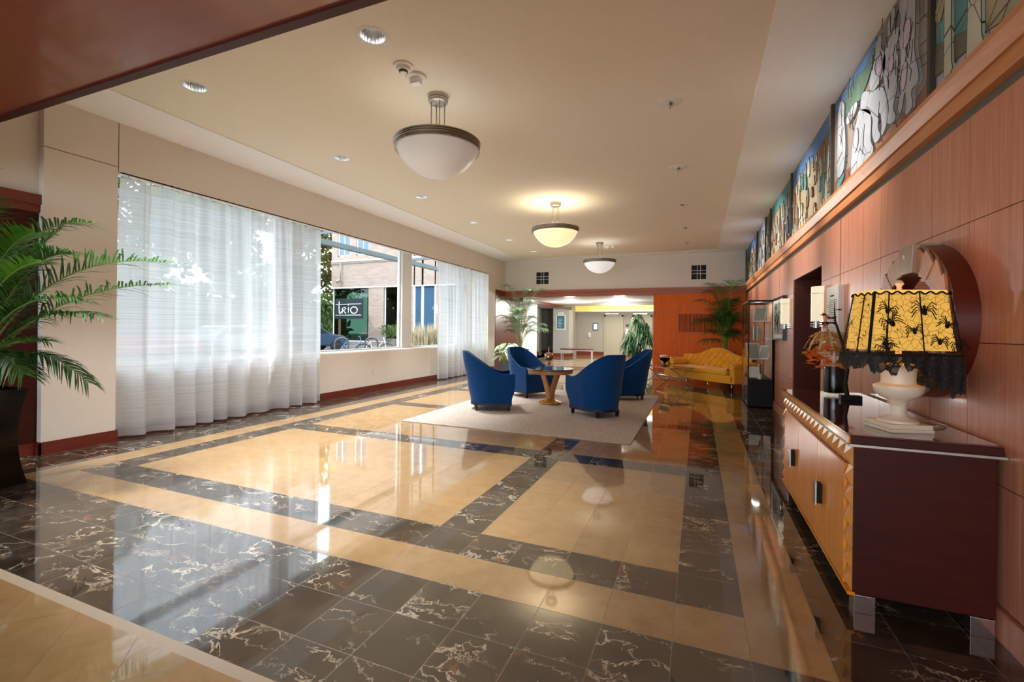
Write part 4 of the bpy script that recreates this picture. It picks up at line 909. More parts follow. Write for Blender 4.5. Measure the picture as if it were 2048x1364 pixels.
# ---------------------------------------------------------------- blue tub chairs
def chair(lb, loc, rz):
    t = thing('tub_chair', lb, 'chair', loc, rz, 'blue velvet tub chairs round the table')
    N = 56; outer_b, outer_t, inner_t, inner_b = [], [], [], []
    def plan(s_):
        # s_ -1..1 runs from the left front arm round the back to the right front arm
        a = s_
        if abs(a) > .55:
            u = (abs(a)-.55)/.45; x = .355+.01*u; y = -.02+.38*u; x = x if a > 0 else -x; return x, y
        th = a/.55*PI/2; return .355*math.sin(th), -.02-.37*math.cos(th)
    def hgt(s_): a = abs(s_); return .61+.36*(1-sm(.12, .80, a))-.012*math.sin(PI*sm(.7, 1, a))
    zb = .12
    R_ = 10
    ob = []; ins = []
    for j in range(R_+1):
        u = j/R_; ro = []; ri = []
        for i in range(N+1):
            s_ = -1+2*i/N; x, y = plan(s_); h = hgt(s_); z = zb+(h-zb)*u
            bk = max(0, math.cos(s_*PI/2))
            tp = .86+.14*sm(0, .6, (z-zb)/.5)
            lean_ = .10*sm(.35, 1.0, z)*bk
            ro.append((x*tp, y*tp-lean_, z))
            nx, ny = (x/.36, y/.38) if abs(s_) < .55 else ((1 if x > 0 else -1), 0)
            l_ = math.hypot(nx, ny); th = .065-.02*u
            ri.append((x*tp-nx/l_*th, y*tp-lean_-ny/l_*th, z))
        ob.append(ro); ins.append(ri)
    MB().grid(ob).build('outer_shell', 'velvet', t)
    MB().grid(ins).grid([ob[-1], ins[-1]]).grid([[ob[j][0] for j in range(R_+1)], [ins[j][0] for j in range(R_+1)]]).grid([[ob[j][-1] for j in range(R_+1)], [ins[j][-1] for j in range(R_+1)]]).build('inner_back', 'velvet', t)
    MB().tube([ob[0][0]]+[r[0] for r in ob]+ob[-1][1:-1]+[r[-1] for r in ob[::-1]], .007, 6).build('piping', 'pipe_blue', t)
    mb = MB(); pl = [plan(-1+2*i/N) for i in range(N+1)]
    mb.prism([(x*.84, y*.84+.015) for x, y in pl], 2, .12, .36); mb.build('seat_base', 'velvet', t)
    MB().prism([(x*.8, y*.8+.04) for x, y in pl], 2, .362, .46).build('seat', 'velvet', t, bevel=.03)
    MB().prism([(x*.875, y*.875) for x, y in pl], 2, .085, .125).build('base_frame', 'velvet_dark', t)
    for x, y in ((-.28, .27), (.28, .27), (-.19, -.25), (.19, -.25)):
        MB().add([(x+dx*k, y+dy*k, z) for z, k in ((0, .018), (.1, .025)) for dx, dy in ((-1, -1), (1, -1), (1, 1), (-1, 1))], [(0, 3, 2, 1), (4, 5, 6, 7), (0, 1, 5, 4), (1, 2, 6, 5), (2, 3, 7, 6), (3, 0, 4, 7)]).build('leg', 'velvet_dark', t)
    return t
CZ = .011
tc = (-2.385, 5.85)
c0 = chair('blue velvet tub chair nearest the windows, in front of the table', (-3.14, 4.93, CZ), math.atan2(5.85-4.93, -2.385+3.02)-PI/2-.45)
dup(c0, (-1.38, 5.14, CZ), math.atan2(.64, -.77)-PI/2, 'blue velvet tub chair with its back to the camera, right of the table')
dup(c0, (-3.10, 6.64, CZ), -PI/2-.75+.25, 'blue velvet tub chair behind the table on the window side')
dup(c0, (-1.2, 7.13, CZ), PI/2+.35, 'blue velvet tub chair farthest right, partly hidden behind another')
# ---------------------------------------------------------------- round table
t = thing('round_table', 'round wooden pedestal table with gold foot between the blue chairs', 'table', (-2.385, 5.85, CZ))
MB().lathe([(0, .0), (.19, .0), (.205, .012), (.2, .03), (.17, .045), (.12, .055), (.1, .075), (.085, .09), (0, .092)], (0, 0, 0), 56).build('foot', 'brass', t)
for k in range(4):
    a = PI/4+k*PI/2+.35; mb = MB(); rows = []
    for j in range(17):
        u = j/16; r = .035+.20*u**2.2 if 0 else .03+.16*(1-math.cos(u*PI/2))**.8; z = .08+.47*u; wd = .05; th = .026-.008*u
        c_, s_ = math.cos(a), math.sin(a); rows.append([((r+e)*c_-f_*s_, (r+e)*s_+f_*c_, z) for e, f_ in ((-th, -wd), (th, -wd), (th, wd), (-th, wd))])
    mb.grid(rows, closed=True, sm=False).build('curved_support', 'walnut', t)
    MB().tube([((r_+.0)*math.cos(a), (r_)*math.sin(a), z_) for r_, z_ in [(.03+.16*(1-math.cos(u*PI/2))**.8-.03, .08+.47*u) for u in [q/16 for q in range(17)]]], .012, 6).build('inner_strip', 'ivory', t)
MB().lathe([(0, .55), (.40, .55), (.405, .56), (.405, .615), (0, .615)], (0, 0, 0), 72).build('apron', 'walnut', t)
MB().lathe([(0, .616), (.425, .616), (.43, .622), (.43, .632), (.425, .638), (0, .638)], (0, 0, 0), 72).build('top', 'top_gloss', t)
MB().lathe([(.3, .6385), (.302, .6392), (.31, .6392), (.312, .6385)], (0, 0, 0), 72).build('inlay_ring', 'black', t)
# ornament: copper ball on blue and white block
t = thing('globe_ornament', 'copper coloured ball ornament with spike on a square block on the table', 'ornament', (-2.42, 5.86, CZ+.638), .5)
MB().box(-.06, .06, -.06, .06, 0, .04).build('plinth', plain('blue_plinth', '#3f78b8', .3), t, bevel=.003); MB().box(-.045, .045, -.045, .045, .04, .13).build('block', 'ivory', t, bevel=.003)
MB().box(-.02, .02, -.047, -.045, .05, .12).box(.045, .047, -.03, .03, .05, .12).build('picture_panel', plain('orange_panel', '#b8623a', .4), t)
MB().lathe([(.085*math.sin(a), .21-.085*math.cos(a)) for a in [PI*k/20 for k in range(21)]], (0, 0, 0), 32).build('ball', plain('copper_metal', '#b78f78', .25, .8), t)
MB().tube([(0, 0, .29), (0, 0, .32), (0, 0, .39)], [.012, .006, .002], 8).build('spike', 'silver', t)

# ---------------------------------------------------------------- sofa
SA = math.atan2(-.72, .70)
t = thing('sofa', 'mustard yellow tufted camelback sofa with chrome legs by the orange wall', 'sofa', (.05, 10.10, 0), SA)
Ls = 1.08
MB().box(-Ls-.03, Ls+.03, 0, .8, .16, .34).build('seat_frame', 'mustard', t, bevel=.012)
for k in range(3):
    a = -.93+k*.62; MB().box(a+.004, a+.616, -.01, .58, .345, .47).build('seat_cushion', 'mustard', t, bevel=.035)
btn = [(-.95+.19*i+(.095 if j % 2 else 0), .46+.105*j) for j in range(4) for i in range(12)]
def crest(x): return .74+.17*math.exp(-(x/.42)**2)+.02*math.cos(x*3)
rows = []
for j in range(25):
    u = j/24; row = []
    for i in range(121):
        x = -Ls+2*Ls*i/120; h = crest(x); z = .42+(h-.42)*min(1, u*1.12); y = .62+.05*u
        d = min(math.hypot(x-bx, (z-bz)) for bx, bz in btn)
        fold = min(abs(((x-bx)*.105/.095-(z-bz))) for bx, bz in btn[:1])
        q1 = abs(math.sin(PI*((x+.95)/.19+(z-.46)/.21))); q2 = abs(math.sin(PI*((x+.95)/.19-(z-.46)/.21)))
        puff = .045*(1-math.exp(-(q1*q2)*3.5))-.02*math.exp(-(d/.03)**2)
        if u > .9: puff *= (1-u)/.1*.6+.4
        y2 = y-puff if u < .97 else y+.02
        row.append((x, y2, z+(.012*math.sin(PI*min(1, max(0, (u-.85)/.15))) if u > .85 else 0)))
    rows.append(row)
top = rows[-1]; rows.append([(x, y+.09, z+.015) for x, y, z in top]); rows.append([(x, .82, z-.03) for x, y, z in top]); rows.append([(x, .82, .3) for x, y, z in top])
MB().grid(rows).build('tufted_back', 'mustard', t)
for sx in (-1, 1):
    a = MB(); x = sx*(Ls-.0)
    prof = [(x+.1*math.cos(q), .56+.085*math.sin(q)) for q in [2*PI*k/20 for k in range(20)]]
    a.prism(prof, 1, -.02, .75, sm=True); a.box(x-.06, x+.07, 0, .75, .17, .54)
    a.build('arm', 'mustard', t, bevel=.015)
    MB().tube([(x+.085*math.cos(q), -.024, .56+.07*math.sin(q)) for q in [2*PI*k/20 for k in range(21)]], .008, 6).build('arm_piping', 'mustard', t)
for x in (-Ls+.03, Ls-.03, -.35, .35):
    for y in (.04, .74):
        if abs(x) < .5 and y > .1: continue
        MB().tube([(x, y, .165), (x, y, 0.0)], [.022, .011], 8).build('leg', 'silver', t)
for x, lb in ((-.88, 'yellow bolster cushion against the left arm of the sofa'), (.88, 'yellow bolster cushion against the right arm of the sofa')):
    o = MB().prism([(x+.075*math.cos(q), .545+.075*math.sin(q)) for q in [2*PI*k/24 for k in range(24)]], 1, .02, .48, sm=True)
    o.xf(lambda p: PM[t.name] @ p); tag(o.build('bolster_cushion', 'mustard', bevel=0), lb, 'cushion', 'bolster cushions on the sofa')
# ---------------------------------------------------------------- coffee table
t = thing('coffee_table', 'low glass topped table with silver rim and curved X legs before the sofa', 'table', (-.60, 10.06, 0), -.87)
LL, LW = .55, .36
MB().box(-LL+.02, LL-.02, -LW+.02, LW-.02, .447, .457).build('glass_top', 'top_gloss', t)
mb = MB().box(-LL, LL, -LW, -LW+.025, .44, .462).box(-LL, LL, LW-.025, LW, .44, .462).box(-LL, -LL+.025, -LW+.025, LW-.025, .44, .462).box(LL-.025, LL, -LW+.025, LW-.025, .44, .462); mb.build('rim', 'silver', t, bevel=.002)
for sx in (-1, 1):
    for sy in (-1, 1):
        pts = [(sx*(LL-.03), sy*(-LW+.02+.78*(u) - .0)*1.0 if 0 else sy*(LW-.03)*(1-2*u)*(1 if u < .5 else 1)*(.55+.45*abs(1-2*u)), .44*(1-u)+.008) for u in [q/14 for q in range(15)]]
        MB().tube(pts, .011, 8).build('curved_leg', 'nickel', t)
MB().tube([(-LL+.03, 0, .225), (LL-.03, 0, .225)], .009, 8).build('stretcher', 'silver', t)
t = thing('pedestal_bowl', 'dark footed glass bowl holding pale and orange balls on the coffee table', 'bowl', (-.70, 10.20, .462))
MB().lathe([(0, 0), (.09, 0), (.09, .012), (.03, .03), (.022, .06), (.04, .085), (.10, .13), (.15, .2), (.155, .215), (.14, .2), (.09, .14), (0, .1)], (0, 0, 0), 40).build('bowl_body', plain('smoke_glass', '#1b1a20', .15), t)
for k, (x, y, m_, lb) in enumerate(((-.065, -.04, 'paper', 'white ball, left one in the dark bowl'), (.06, -.045, 'orange_leaf', 'orange ball, right one in the dark bowl'), (0, .075, 'ivory', 'cream ball at the back of the dark bowl'))):
    tag(MB().lathe([(.055*math.sin(a), -.055*math.cos(a)) for a in [PI*q/14 for q in range(15)]], (-.70+x, 10.20+y, .462+.225), 24).build('decorative_ball', m_), lb, 'ball', 'balls in the footed bowl')

# ---------------------------------------------------------------- plants
def bez(a, b_, c, u): return a*(1-u)**2+b_*2*u*(1-u)+c*u*u
def frond(parent, base, ctrl, tip, leaf_len, mat, n=34, width=.016, droop=.5, r0=.009, start=.28, seed=0, stemmat='stem'):
    random.seed(seed); A, B_, C = Vector(base), Vector(ctrl), Vector(tip); mb = MB(); pts = [bez(A, B_, C, i/24) for i in range(25)]
    mb.tube([tuple(p) for p in pts], [r0*(1-.75*i/24) for i in range(25)], 6, 1)
    for i in range(n):
        u = start+(1-start)*(i+.5)/n; p = bez(A, B_, C, u); d = (bez(A, B_, C, min(1, u+.02))-bez(A, B_, C, u-.02)).normalized()
        side = d.cross(Vector((0, 0, 1))); side = side.normalized() if side.length > .05 else Vector((1, 0, 0)); upv = side.cross(d)
        L = leaf_len*(math.sin(PI*(.22+.66*(u-start)/(1-start)))**.8+.05)*rnd(.88, 1.08)
        for s_ in (-1, 1):
            dr = (d*rnd(.55, .8)+side*s_*rnd(.75, .95)+upv*rnd(.15, .45)).normalized(); vs = []
            for q in range(5):
                w_ = q/4; c_ = p+dr*(L*w_)+Vector((0, 0, -1))*(L*droop*w_*w_*rnd(.8, 1.1)); wd = width*(.5+1.2*w_-1.65*w_*w_) if w_ < 1 else .001
                n_ = (d-dr*d.dot(dr)).normalized()
                vs += [tuple(c_-n_*wd), tuple(c_+n_*wd)]
            mb.add(vs, [(2*q, 2*q+1, 2*q+3, 2*q+2) for q in range(4)], 0, True)
    return mb.build('frond', [mat, stemmat], parent, world=True)
def vec(*a): return Vector(a)
# front left palm, planter
t = thing('planter', 'glossy black waisted square planter in front of the left wood panelling', 'planter', (-5.45, -.33, 0))
rows = []
for j in range(21):
    u = j/20; hs = .235+.05*(2*u-1)**2*(1.0 if u > .5 else .9); z = .80*u; rows.append([(sx*hs, sy*hs, z) for sx, sy in ((-1, -1), (1, -1), (1, 1), (-1, 1))])
MB().grid(rows, closed=True, sm=False).add([(sx*.285, sy*.285, .8) for sx, sy in ((-1, -1), (1, -1), (1, 1), (-1, 1))]+[(sx*.255, sy*.255, .8) for sx, sy in ((-1, -1), (1, -1), (1, 1), (-1, 1))], [(k, (k+1) % 4, 4+(k+1) % 4, 4+k) for k in range(4)]).build('pot_body', 'planter', t)
MB().box(-.26, .26, -.26, .26, .72, .76).build('soil', 'soil', t)
t = thing('potted_palm', 'big arching palm with long fronds in the glossy black planter', 'palm', (-5.45, -.33, .76))
B0 = (-5.45, -.33, .76)
FR = [((-5.5, .1, 2.05), (-4.5, .62, 1.93), .46, 'leaf', .35), ((-5.45, .1, 1.72), (-4.42, .6, 1.72), .40, 'leaf', .5), ((-5.62, -.1, 2.35), (-4.92, .28, 2.25), .3, 'leaf', .5),
      ((-5.35, -.05, 1.6), (-4.72, .25, 1.42), .28, 'leaf', .7), ((-5.15, -.1, 1.4), (-4.72, .15, .85), .25, 'leaf', .8), ((-5.4, -.25, 2.0), (-5.02, -.08, 2.1), .34, 'leaf_young', .3),
      ((-5.3, -.3, 1.8), (-4.85, -.1, 1.85), .32, 'leaf_young', .4), ((-5.2, -.35, 1.4), (-4.8, -.22, .95), .26, 'leaf', .8), ((-5.5, -.4, 2.2), (-5.3, -.3, 2.75), .34, 'leaf', .3),
      ((-5.7, -.3, 2.1), (-5.95, 0, 2.5), .33, 'leaf', .5), ((-5.6, 0, 1.9), (-5.5, .3, 2.25), .3, 'leaf', .4), ((-5.3, -.2, 1.7), (-4.75, .1, 1.55), .3, 'leaf', .6), ((-5.3, -.6, 1.9), (-4.85, -.85, 2.05), .32, 'leaf', .5),
      ((-5.7, -.1, 1.6), (-5.95, .2, 1.75), .3, 'leaf', .6), ((-5.25, -.1, 2.0), (-4.95, .12, 1.95), .32, 'leaf', .4), ((-5.2, -.5, 1.5), (-4.75, -.6, 1.25), .28, 'leaf', .6), ((-5.35, -.2, 1.3), (-5.05, 0.02, 1.2), .24, 'leaf_young', .5)]
for k, (c_, e, L, m_, dr) in enumerate(FR): frond(t, B0, c_, e, L*1.0, m_, 44, .0105, dr*.8, .009, .34, 100+k)
MB().box(-.02, .02, -.02, .02, 0, .05).build('root_crown', 'stem', t)
# rear palms
def auto_palm(name, lb, base, n, reach, h0, h1, seed, mat, L=.42, pot=None, stem='stem', bias=None):
    t = thing(name, lb, 'palm', base); random.seed(seed); spec = []
    for k in range(n):
        a = 2*PI*k/n*2.4+rnd(-.3, .3); r = reach*rnd(.55, 1); z = rnd(h0, h1); spec.append((a, r, z))
    for k, (a, r, z) in enumerate(spec):
        e = vec(base[0]+r*math.cos(a), base[1]+r*math.sin(a)*.8, z)
        e.x = max(-5.85, min(1.0, e.x)); e.y = min(12.2, e.y)
        c_ = vec(base[0]*.72+e.x*.28, base[1]*.72+e.y*.28, base[2]+(z-base[2])*.95+.25)
        frond(t, (base[0]+rnd(-.05, .05), base[1]+rnd(-.05, .05), base[2]), c_, e, L*rnd(.8, 1), mat, 36, .008, rnd(.35, .6), .009, .35, seed*50+k, stem)
    return t
t = thing('planter', 'dark pot of the tall palm in the left rear corner', 'planter', (-5.25, 11.7, 0))
MB().lathe([(0, .02), (.2, .02), (.24, .0), (.3, .7), (.31, .72), (.27, .72), (.26, .66), (0, .66)], (0, 0, 0), 32).build('pot_body', 'black', t); MB().lathe([(0, .665), (.26, .665)], (0, 0, 0), 24).build('soil', 'soil', t)
auto_palm('potted_palm', 'tall dusty green palm in the left rear corner of the room', (-5.25, 11.7, .67), 24, 1.0, 1.15, 2.75, 8, 'leaf_dusty', .45, stem='stem_pale')
t = thing('planter', 'brown pot of the palm behind the yellow sofa', 'planter', (.80, 11.75, 0))
MB().lathe([(0, .02), (.2, .0), (.27, .78), (.25, .8), (.24, .74), (0, .74)], (0, 0, 0), 32).build('pot_body', 'walnut', t); MB().lathe([(0, .745), (.24, .745)], (0, 0, 0), 24).build('soil', 'soil', t)
auto_palm('potted_palm', 'bright green palm in the right rear corner behind the sofa', (.80, 11.75, .75), 26, .95, 1.05, 2.75, 12, 'leaf', .45)
# variegated plant
t = thing('planter', 'square grey metallic pot of the broad leaved plant', 'planter', (-4.86, 9.75, 0))
MB().box(-.21, .21, -.21, .21, 0, .42).build('pot_body', plain('grey_pot', '#4c5058', .2), t, bevel=.01); MB().box(-.19, .19, -.19, .19, .42, .425).build('soil', 'soil', t)
t = thing('broadleaf_plant', 'bushy pale green broad leaved plant in a square pot near the curtain', 'plant', (-4.86, 9.75, .42)); random.seed(21)
for k in range(46):
    a = rnd(0, 2*PI); el = rnd(-.1, 1.3); r = rnd(.14, .36); p0 = vec(.04*math.cos(a), .04*math.sin(a), 0); p1 = vec(r*math.cos(a)*math.cos(el*.8), r*math.sin(a)*math.cos(el*.8), .12+.42*math.sin(el)*rnd(.7, 1)+.05)
    mb = MB().tube([p0, (p0+p1)/2+vec(0, 0, .06), p1], .005, 5, 1)
    d = vec(math.cos(a), math.sin(a), rnd(-.5, .1)).normalized(); s_ = d.cross(vec(0, 0, 1)).normalized(); L = rnd(.16, .24); rows = []
    for q in range(8):
        u = q/7; wd = .058*math.sin(PI*u**.8)*1.1+.001; c_ = p1+d*L*u+vec(0, 0, -.12*u*u*L/.2); rows.append([tuple(c_-s_*wd+vec(0, 0, .012)), tuple(c_), tuple(c_+s_*wd+vec(0, 0, .012))])
    mb.grid(rows, 0); mb.build('leaf', ['leaf_pale', 'stem'], t)
# corn plant in hall
t = thing('planter', 'dark round pot of the corn plant in the hall', 'planter', (-2.07, 16.1, 0))
MB().lathe([(0, 0), (.22, 0), (.27, .5), (.24, .5), (.23, .46), (0, .46)], (0, 0, 0), 28).build('pot_body', 'black', t)
t = thing('corn_plant', 'dense dark green corn plant with drooping strap leaves in the hall', 'plant', (-2.07, 16.1, .46)); random.seed(33)
for (cx_, cy_, h) in ((0, 0, 1.5), (-.32, .05, .85), (.28, .1, 1.15), (.1, -.1, .75), (-.2, 0.1, .5), (.38, 0, .75), (.02, .1, 1.1), (-.36, -.05, .5)):
    MB().tube([(cx_*.2, cy_*.2, 0), (cx_, cy_, h)], .02, 7).build('cane', 'bark', t)
    mb = MB()
    for k in range(85):
        a = rnd(0, 2*PI); z0 = h-rnd(0, .4); L = rnd(.3, .48); el = rnd(.2, 1.2); d = vec(math.cos(a)*math.cos(el), math.sin(a)*math.cos(el), math.sin(el)); rows = []
        s_ = vec(-math.sin(a), math.cos(a), 0)
        for q in range(7): u = q/6; wd = .03*(.4+1.6*u-1.95*u*u)+.002; c_ = vec(cx_, cy_, z0)+d*L*u+vec(0, 0, -L*1.25*u*u); rows.append([tuple(c_-s_*wd), tuple(c_+s_*wd)])
        mb.grid(rows)
    mb.build('leaf_head', 'leaf_dark', t)

# ---------------------------------------------------------------- outdoors
struct('ground_outside', MB().box(-80, -6.75, -40, 80, -.06, -.02), 'road')
struct('pavement_outside', MB().box(-13.5, -6.9, -20, 23, -.02, 0).box(-30, -6.9, 22.2, 25, -.02, .06), 'pave')
# canopy beam outside the windows
t = thing('canopy_frame', 'pale steel canopy beam crossing high outside the windows', 'canopy', (-8, 6, 0))
w(MB().box(-8.06, -7.94, 0, 11.5, 3.27, 3.39), 'beam', 'steel_beam', t)
for y in (1.5, 5.2, 8.9): w(MB().box(-8.0, -6.9, y, y+.04, 3.28, 3.33), 'bracket', 'steel_beam', t)
w(MB().box(-8.05, -7.95, -.1, 0, 0, 3.39), 'post', 'steel_beam', t)
# building
t = thing('brick_building', 'pale brick building with ground floor shop windows across the street', 'building', (-16, 30, 0))
YB = 25.0
mb = MB()
def wall(x0, x1, z0, z1): mb.box(x0, x1, YB, YB+.5, z0, z1)
wall(-25.8, -5, 4.3, 6.7); wall(-25.8, -25.25, 6.7, 8.9); wall(-24.05, -23.5, 6.7, 8.9); wall(-22.3, -18.6, 6.7, 8.9); wall(-17.2, -5, 6.7, 8.9); wall(-25.8, -5, 8.9, 19)  # unseen upper wall raised to block bright sky from floor reflections
wall(-22.3, -20.95, 0, 4.3); wall(-18.7, -18.4, 0, 4.3); wall(-16.6, -16, 0, 4.3); wall(-13, -12, 0, 4.3)
wall(-25.8, -22.3, 0, .3); wall(-20.95, -5, 0, .3)
mb.box(-25.8, -25.4, YB+.5, 38, 4.3, 19).box(-25.8, -25.4, YB+.5, 38, 0, .3)
w(mb, 'brick_wall', 'brick', t)
w(MB().box(-25.8, -5, YB-.06, YB, 6.28, 6.38).box(-25.8, -5, YB-.04, YB, 4.28, 4.36), 'ledge', 'outdoor_white', t)
for x0, x1 in ((-25.25, -24.05), (-23.5, -22.3)):
    f = w(MB().box(x0, x0+.1, YB+.1, YB+.2, 6.7, 8.9).box(x1-.1, x1, YB+.1, YB+.2, 6.7, 8.9).box(x0, x1, YB+.1, YB+.2, 6.7, 6.8).box((x0+x1)/2-.03, (x0+x1)/2+.03, YB+.1, YB+.2, 6.7, 8.9), 'window', 'outdoor_white', t)
    MB().box(x0+.1, x1-.1, YB+.15, YB+.17, 6.8, 8.9).build('pane', plain('sky_pane', '#506a80', .1), f, world=True)
for x0, x1 in ((-25.75, -22.3), (-20.95, -18.7), (-16, -13), (-12, -5)):
    f = w(MB().box(x0, x0+.06, YB+.15, YB+.25, .3, 4.3).box(x1-.06, x1, YB+.15, YB+.25, .3, 4.3).box(x0, x1, YB+.15, YB+.25, .3, .38), 'shop_window', 'outdoor_white', t)
    MB().box(x0+.06, x1-.06, YB+.2, YB+.22, .38, 4.3).build('pane', 'store', f, world=True)
f = w(MB().box(-18.4, -18.3, YB, YB+.2, .3, 19).box(-17.75, -17.6, YB, YB+.2, .3, 19).box(-16.7, -16.6, YB, YB+.2, .3, 19), 'glazed_bay', 'outdoor_white', t)
MB().box(-18.3, -16.7, YB+.1, YB+.12, .3, 19).build('pane', plain('bay_pane', '#34506a', .08), f, world=True)
w(MB().box(-25.7, -5, YB+4, YB+4.2, 0, 4.3), 'inner_wall', plain('shop_inside', '#2a3322', .8), t); w(MB().box(-25.7, -5, YB+.5, YB+4, 4.2, 4.3), 'inner_ceiling', plain('shop_ceiling', '#7c7f5c', .8), t)
w(MB().tube([(-25.8, YB-.1, 6.15), (-15, YB-.1, 6.25)], .03, 6).tube([(-24.8, YB-.15, 6.2), (-24.8, YB-.15, 4.9)], .04, 6).tube([(-24.8, YB-.15, 4.9), (-25.0, YB-.4, 4.75)], .12, 8), 'conduit', plain('conduit', '#8a8078', .6), t)
# trio sign
t = thing('shop_sign', 'dark teal sign lettered trio on a post before the shop window', 'sign', (-21.4, 22, 0))
w(MB().box(-22.55, -20.25, 21.95, 22.03, 1.93, 3.27), 'board', plain('sign_teal', '#082028', .5), t, bevel=.01)
w(MB().box(-22.28, -22.16, 21.98, 22.08, 0, 1.95), 'post', 'bark', t)
def stroke(p, r=.03): return MB().tube([(-22.55+x*2.3, 21.93, 1.93+z*1.34) for x, z in p], r, 6)
for nm, p in (('letter_t', [(.16, .86), (.155, .55), (.165, .30), (.2, .24), (.26, .38)]), ('letter_r', [(.27, .27), (.285, .52), (.36, .56), (.40, .50), (.37, .43), (.29, .42), (.34, .36), (.41, .26)]), ('letter_i', [(.50, .28), (.50, .56)]), ('letter_o', [(.70+.12*math.cos(a), .42+.16*math.sin(a)) for a in [2*PI*k/20 for k in range(21)]])):
    w(stroke(p), nm, 'paper', t)
w(stroke([(.03, .70), (.95, .73)], .022).tube([(-22.55+.5*2.3, 21.93, 1.93+.66*1.34), (-22.55+.5*2.3, 21.93, 1.93+.70*1.34)], .03, 6), 'upper_rule', 'paper', t); w(stroke([(.03, .17), (.95, .18)], .022), 'lower_rule', 'paper', t)
# bike racks, bicycles
for k, (x, y, lb) in enumerate(((-12.75, 11.9, 'dark hoop bicycle rack, left of the three outside'), (-12.3, 13.1, 'dark hoop bicycle rack, middle of the three outside'), (-12.0, 14.9, 'dark hoop bicycle rack, right of the three outside'))):
    d = vec(.7, .6, 0).normalized()*.25
    tag(MB().tube([(x-d.x, y-d.y, 0), (x-d.x, y-d.y, .72)]+[(x-d.x*math.cos(a), y-d.y*math.cos(a), .72+.22*math.sin(a)) for a in [PI*q/10 for q in range(11)]]+[(x+d.x, y+d.y, 0)], .035, 8).build('bicycle_rack', plain('rack', '#3d4347', .5)), lb, 'rack', 'hoop bicycle racks outside')
def bicycle(loc, rz, col, lb):
    t = thing('bicycle', lb, 'bicycle', loc, rz)
    for x in (-.5, .5): 
        wl = MB().tube([(x+.33*math.cos(a), 0, .34+.33*math.sin(a)) for a in [2*PI*k/24 for k in range(25)]], .018, 6)
        for k in range(6): a = k*PI/3; wl.tube([(x, 0, .34), (x+.32*math.cos(a), 0, .34+.32*math.sin(a))], .003, 4)
        wl.build('wheel', 'tyre', t)
    MB().tube([(-.5, 0, .34), (-.1, 0, .32), (.35, 0, .78), (-.18, 0, .78), (-.1, 0, .32)], .02, 6).tube([(-.5, 0, .34), (-.18, 0, .78)], .014, 6).tube([(.5, 0, .34), (.34, 0, .95)], .018, 6).build('frame', col, t)
    MB().tube([(.3, -.25, .98), (.36, 0, 1.0), (.3, .25, .98)], .014, 6).build('handlebar', 'chrome', t); MB().box(-.3, -.08, -.06, .06, .86, .92).build('saddle', 'tyre', t, bevel=.02)
bicycle((-12.9, 12.6, 0), .8, plain('bike_blue', '#2f7fae', .3), 'blue bicycle locked at the outdoor hoops'); bicycle((-12.6, 13.7, 0), .6, plain('bike_white', '#cdd2d4', .3), 'white bicycle leaning by the outdoor hoops')
# cars
car_mesh = {}
def car(loc, rz, col, lb, kind='sedan'):
    t = thing('car', lb, 'car', loc, rz)
    if kind == 'sedan': prof = [(-2.2, .3), (-2.25, .65), (-2.1, .85), (-1.4, .95), (-.9, 1.35), (.4, 1.42), (1.1, 1.0), (2.0, .85), (2.25, .6), (2.2, .3)]; gl = [(-1.25, .95), (-.83, 1.3), (.36, 1.36), (.95, 1.0)]
    else: prof = [(-2.3, .35), (-2.35, .9), (-2.2, 1.7), (-1.9, 1.85), (.9, 1.85), (1.5, 1.2), (2.3, 1.0), (2.4, .6), (2.3, .35)]; gl = [(-1.9, 1.15), (-1.85, 1.7), (.85, 1.7), (1.3, 1.2)]
    MB().prism(prof, 1, -.85, .85).build('body', col, t, bevel=.09); MB().prism(gl, 1, -.86, .86).build('windows', 'dark_glass', t, bevel=.03)
    MB().box(-2.32, -2.2, -.7, -.45, .68, .82).box(-2.32, -2.2, .45, .7, .68, .82).build('tail_light', plain('tail_red', '#a01818', .3), t)
    for x in (-1.35, 1.4):
        for y in (-.8, .8): MB().lathe([(0, -.11), (.31, -.11), (.33, -.06), (.33, .06), (.31, .11), (0, .11)], (0, 0, 0), 24, axis='x').xf(lambda p: Vector((p.y+x, p.x+y, p.z+.33))).build('wheel', 'tyre', t)
cm = lambda n_, c: plain(n_, c, .25, Coat_Weight=1.0)
car((-20.3, 17.3, 0), 1.3, cm('paint_navy', '#1c3850'), 'dark blue car parked outside at the edge of the left curtain')
car((-24.9, 21.2, 0), 1.2, cm('paint_red', '#9c2028'), 'red car parked under the trees beside the shop')
car((-23.6, 16.6, 0), 1.3, cm('paint_white', '#a4a8ab'), 'white car between the red and the dark blue cars')
car((-18.5, 3.2, 0), 1.57, cm('paint_white2', '#9a9ea2'), 'white van seen through the left part of the wide curtain', 'van')
car((-18.8, 7.95, 0), 1.57, cm('paint_red2', '#8a1a1a'), 'red car seen through the middle of the wide curtain')
car((-19.5, 12.35, 0), 1.57, cm('paint_silver', '#7d8388'), 'silver car seen through the right part of the wide curtain')
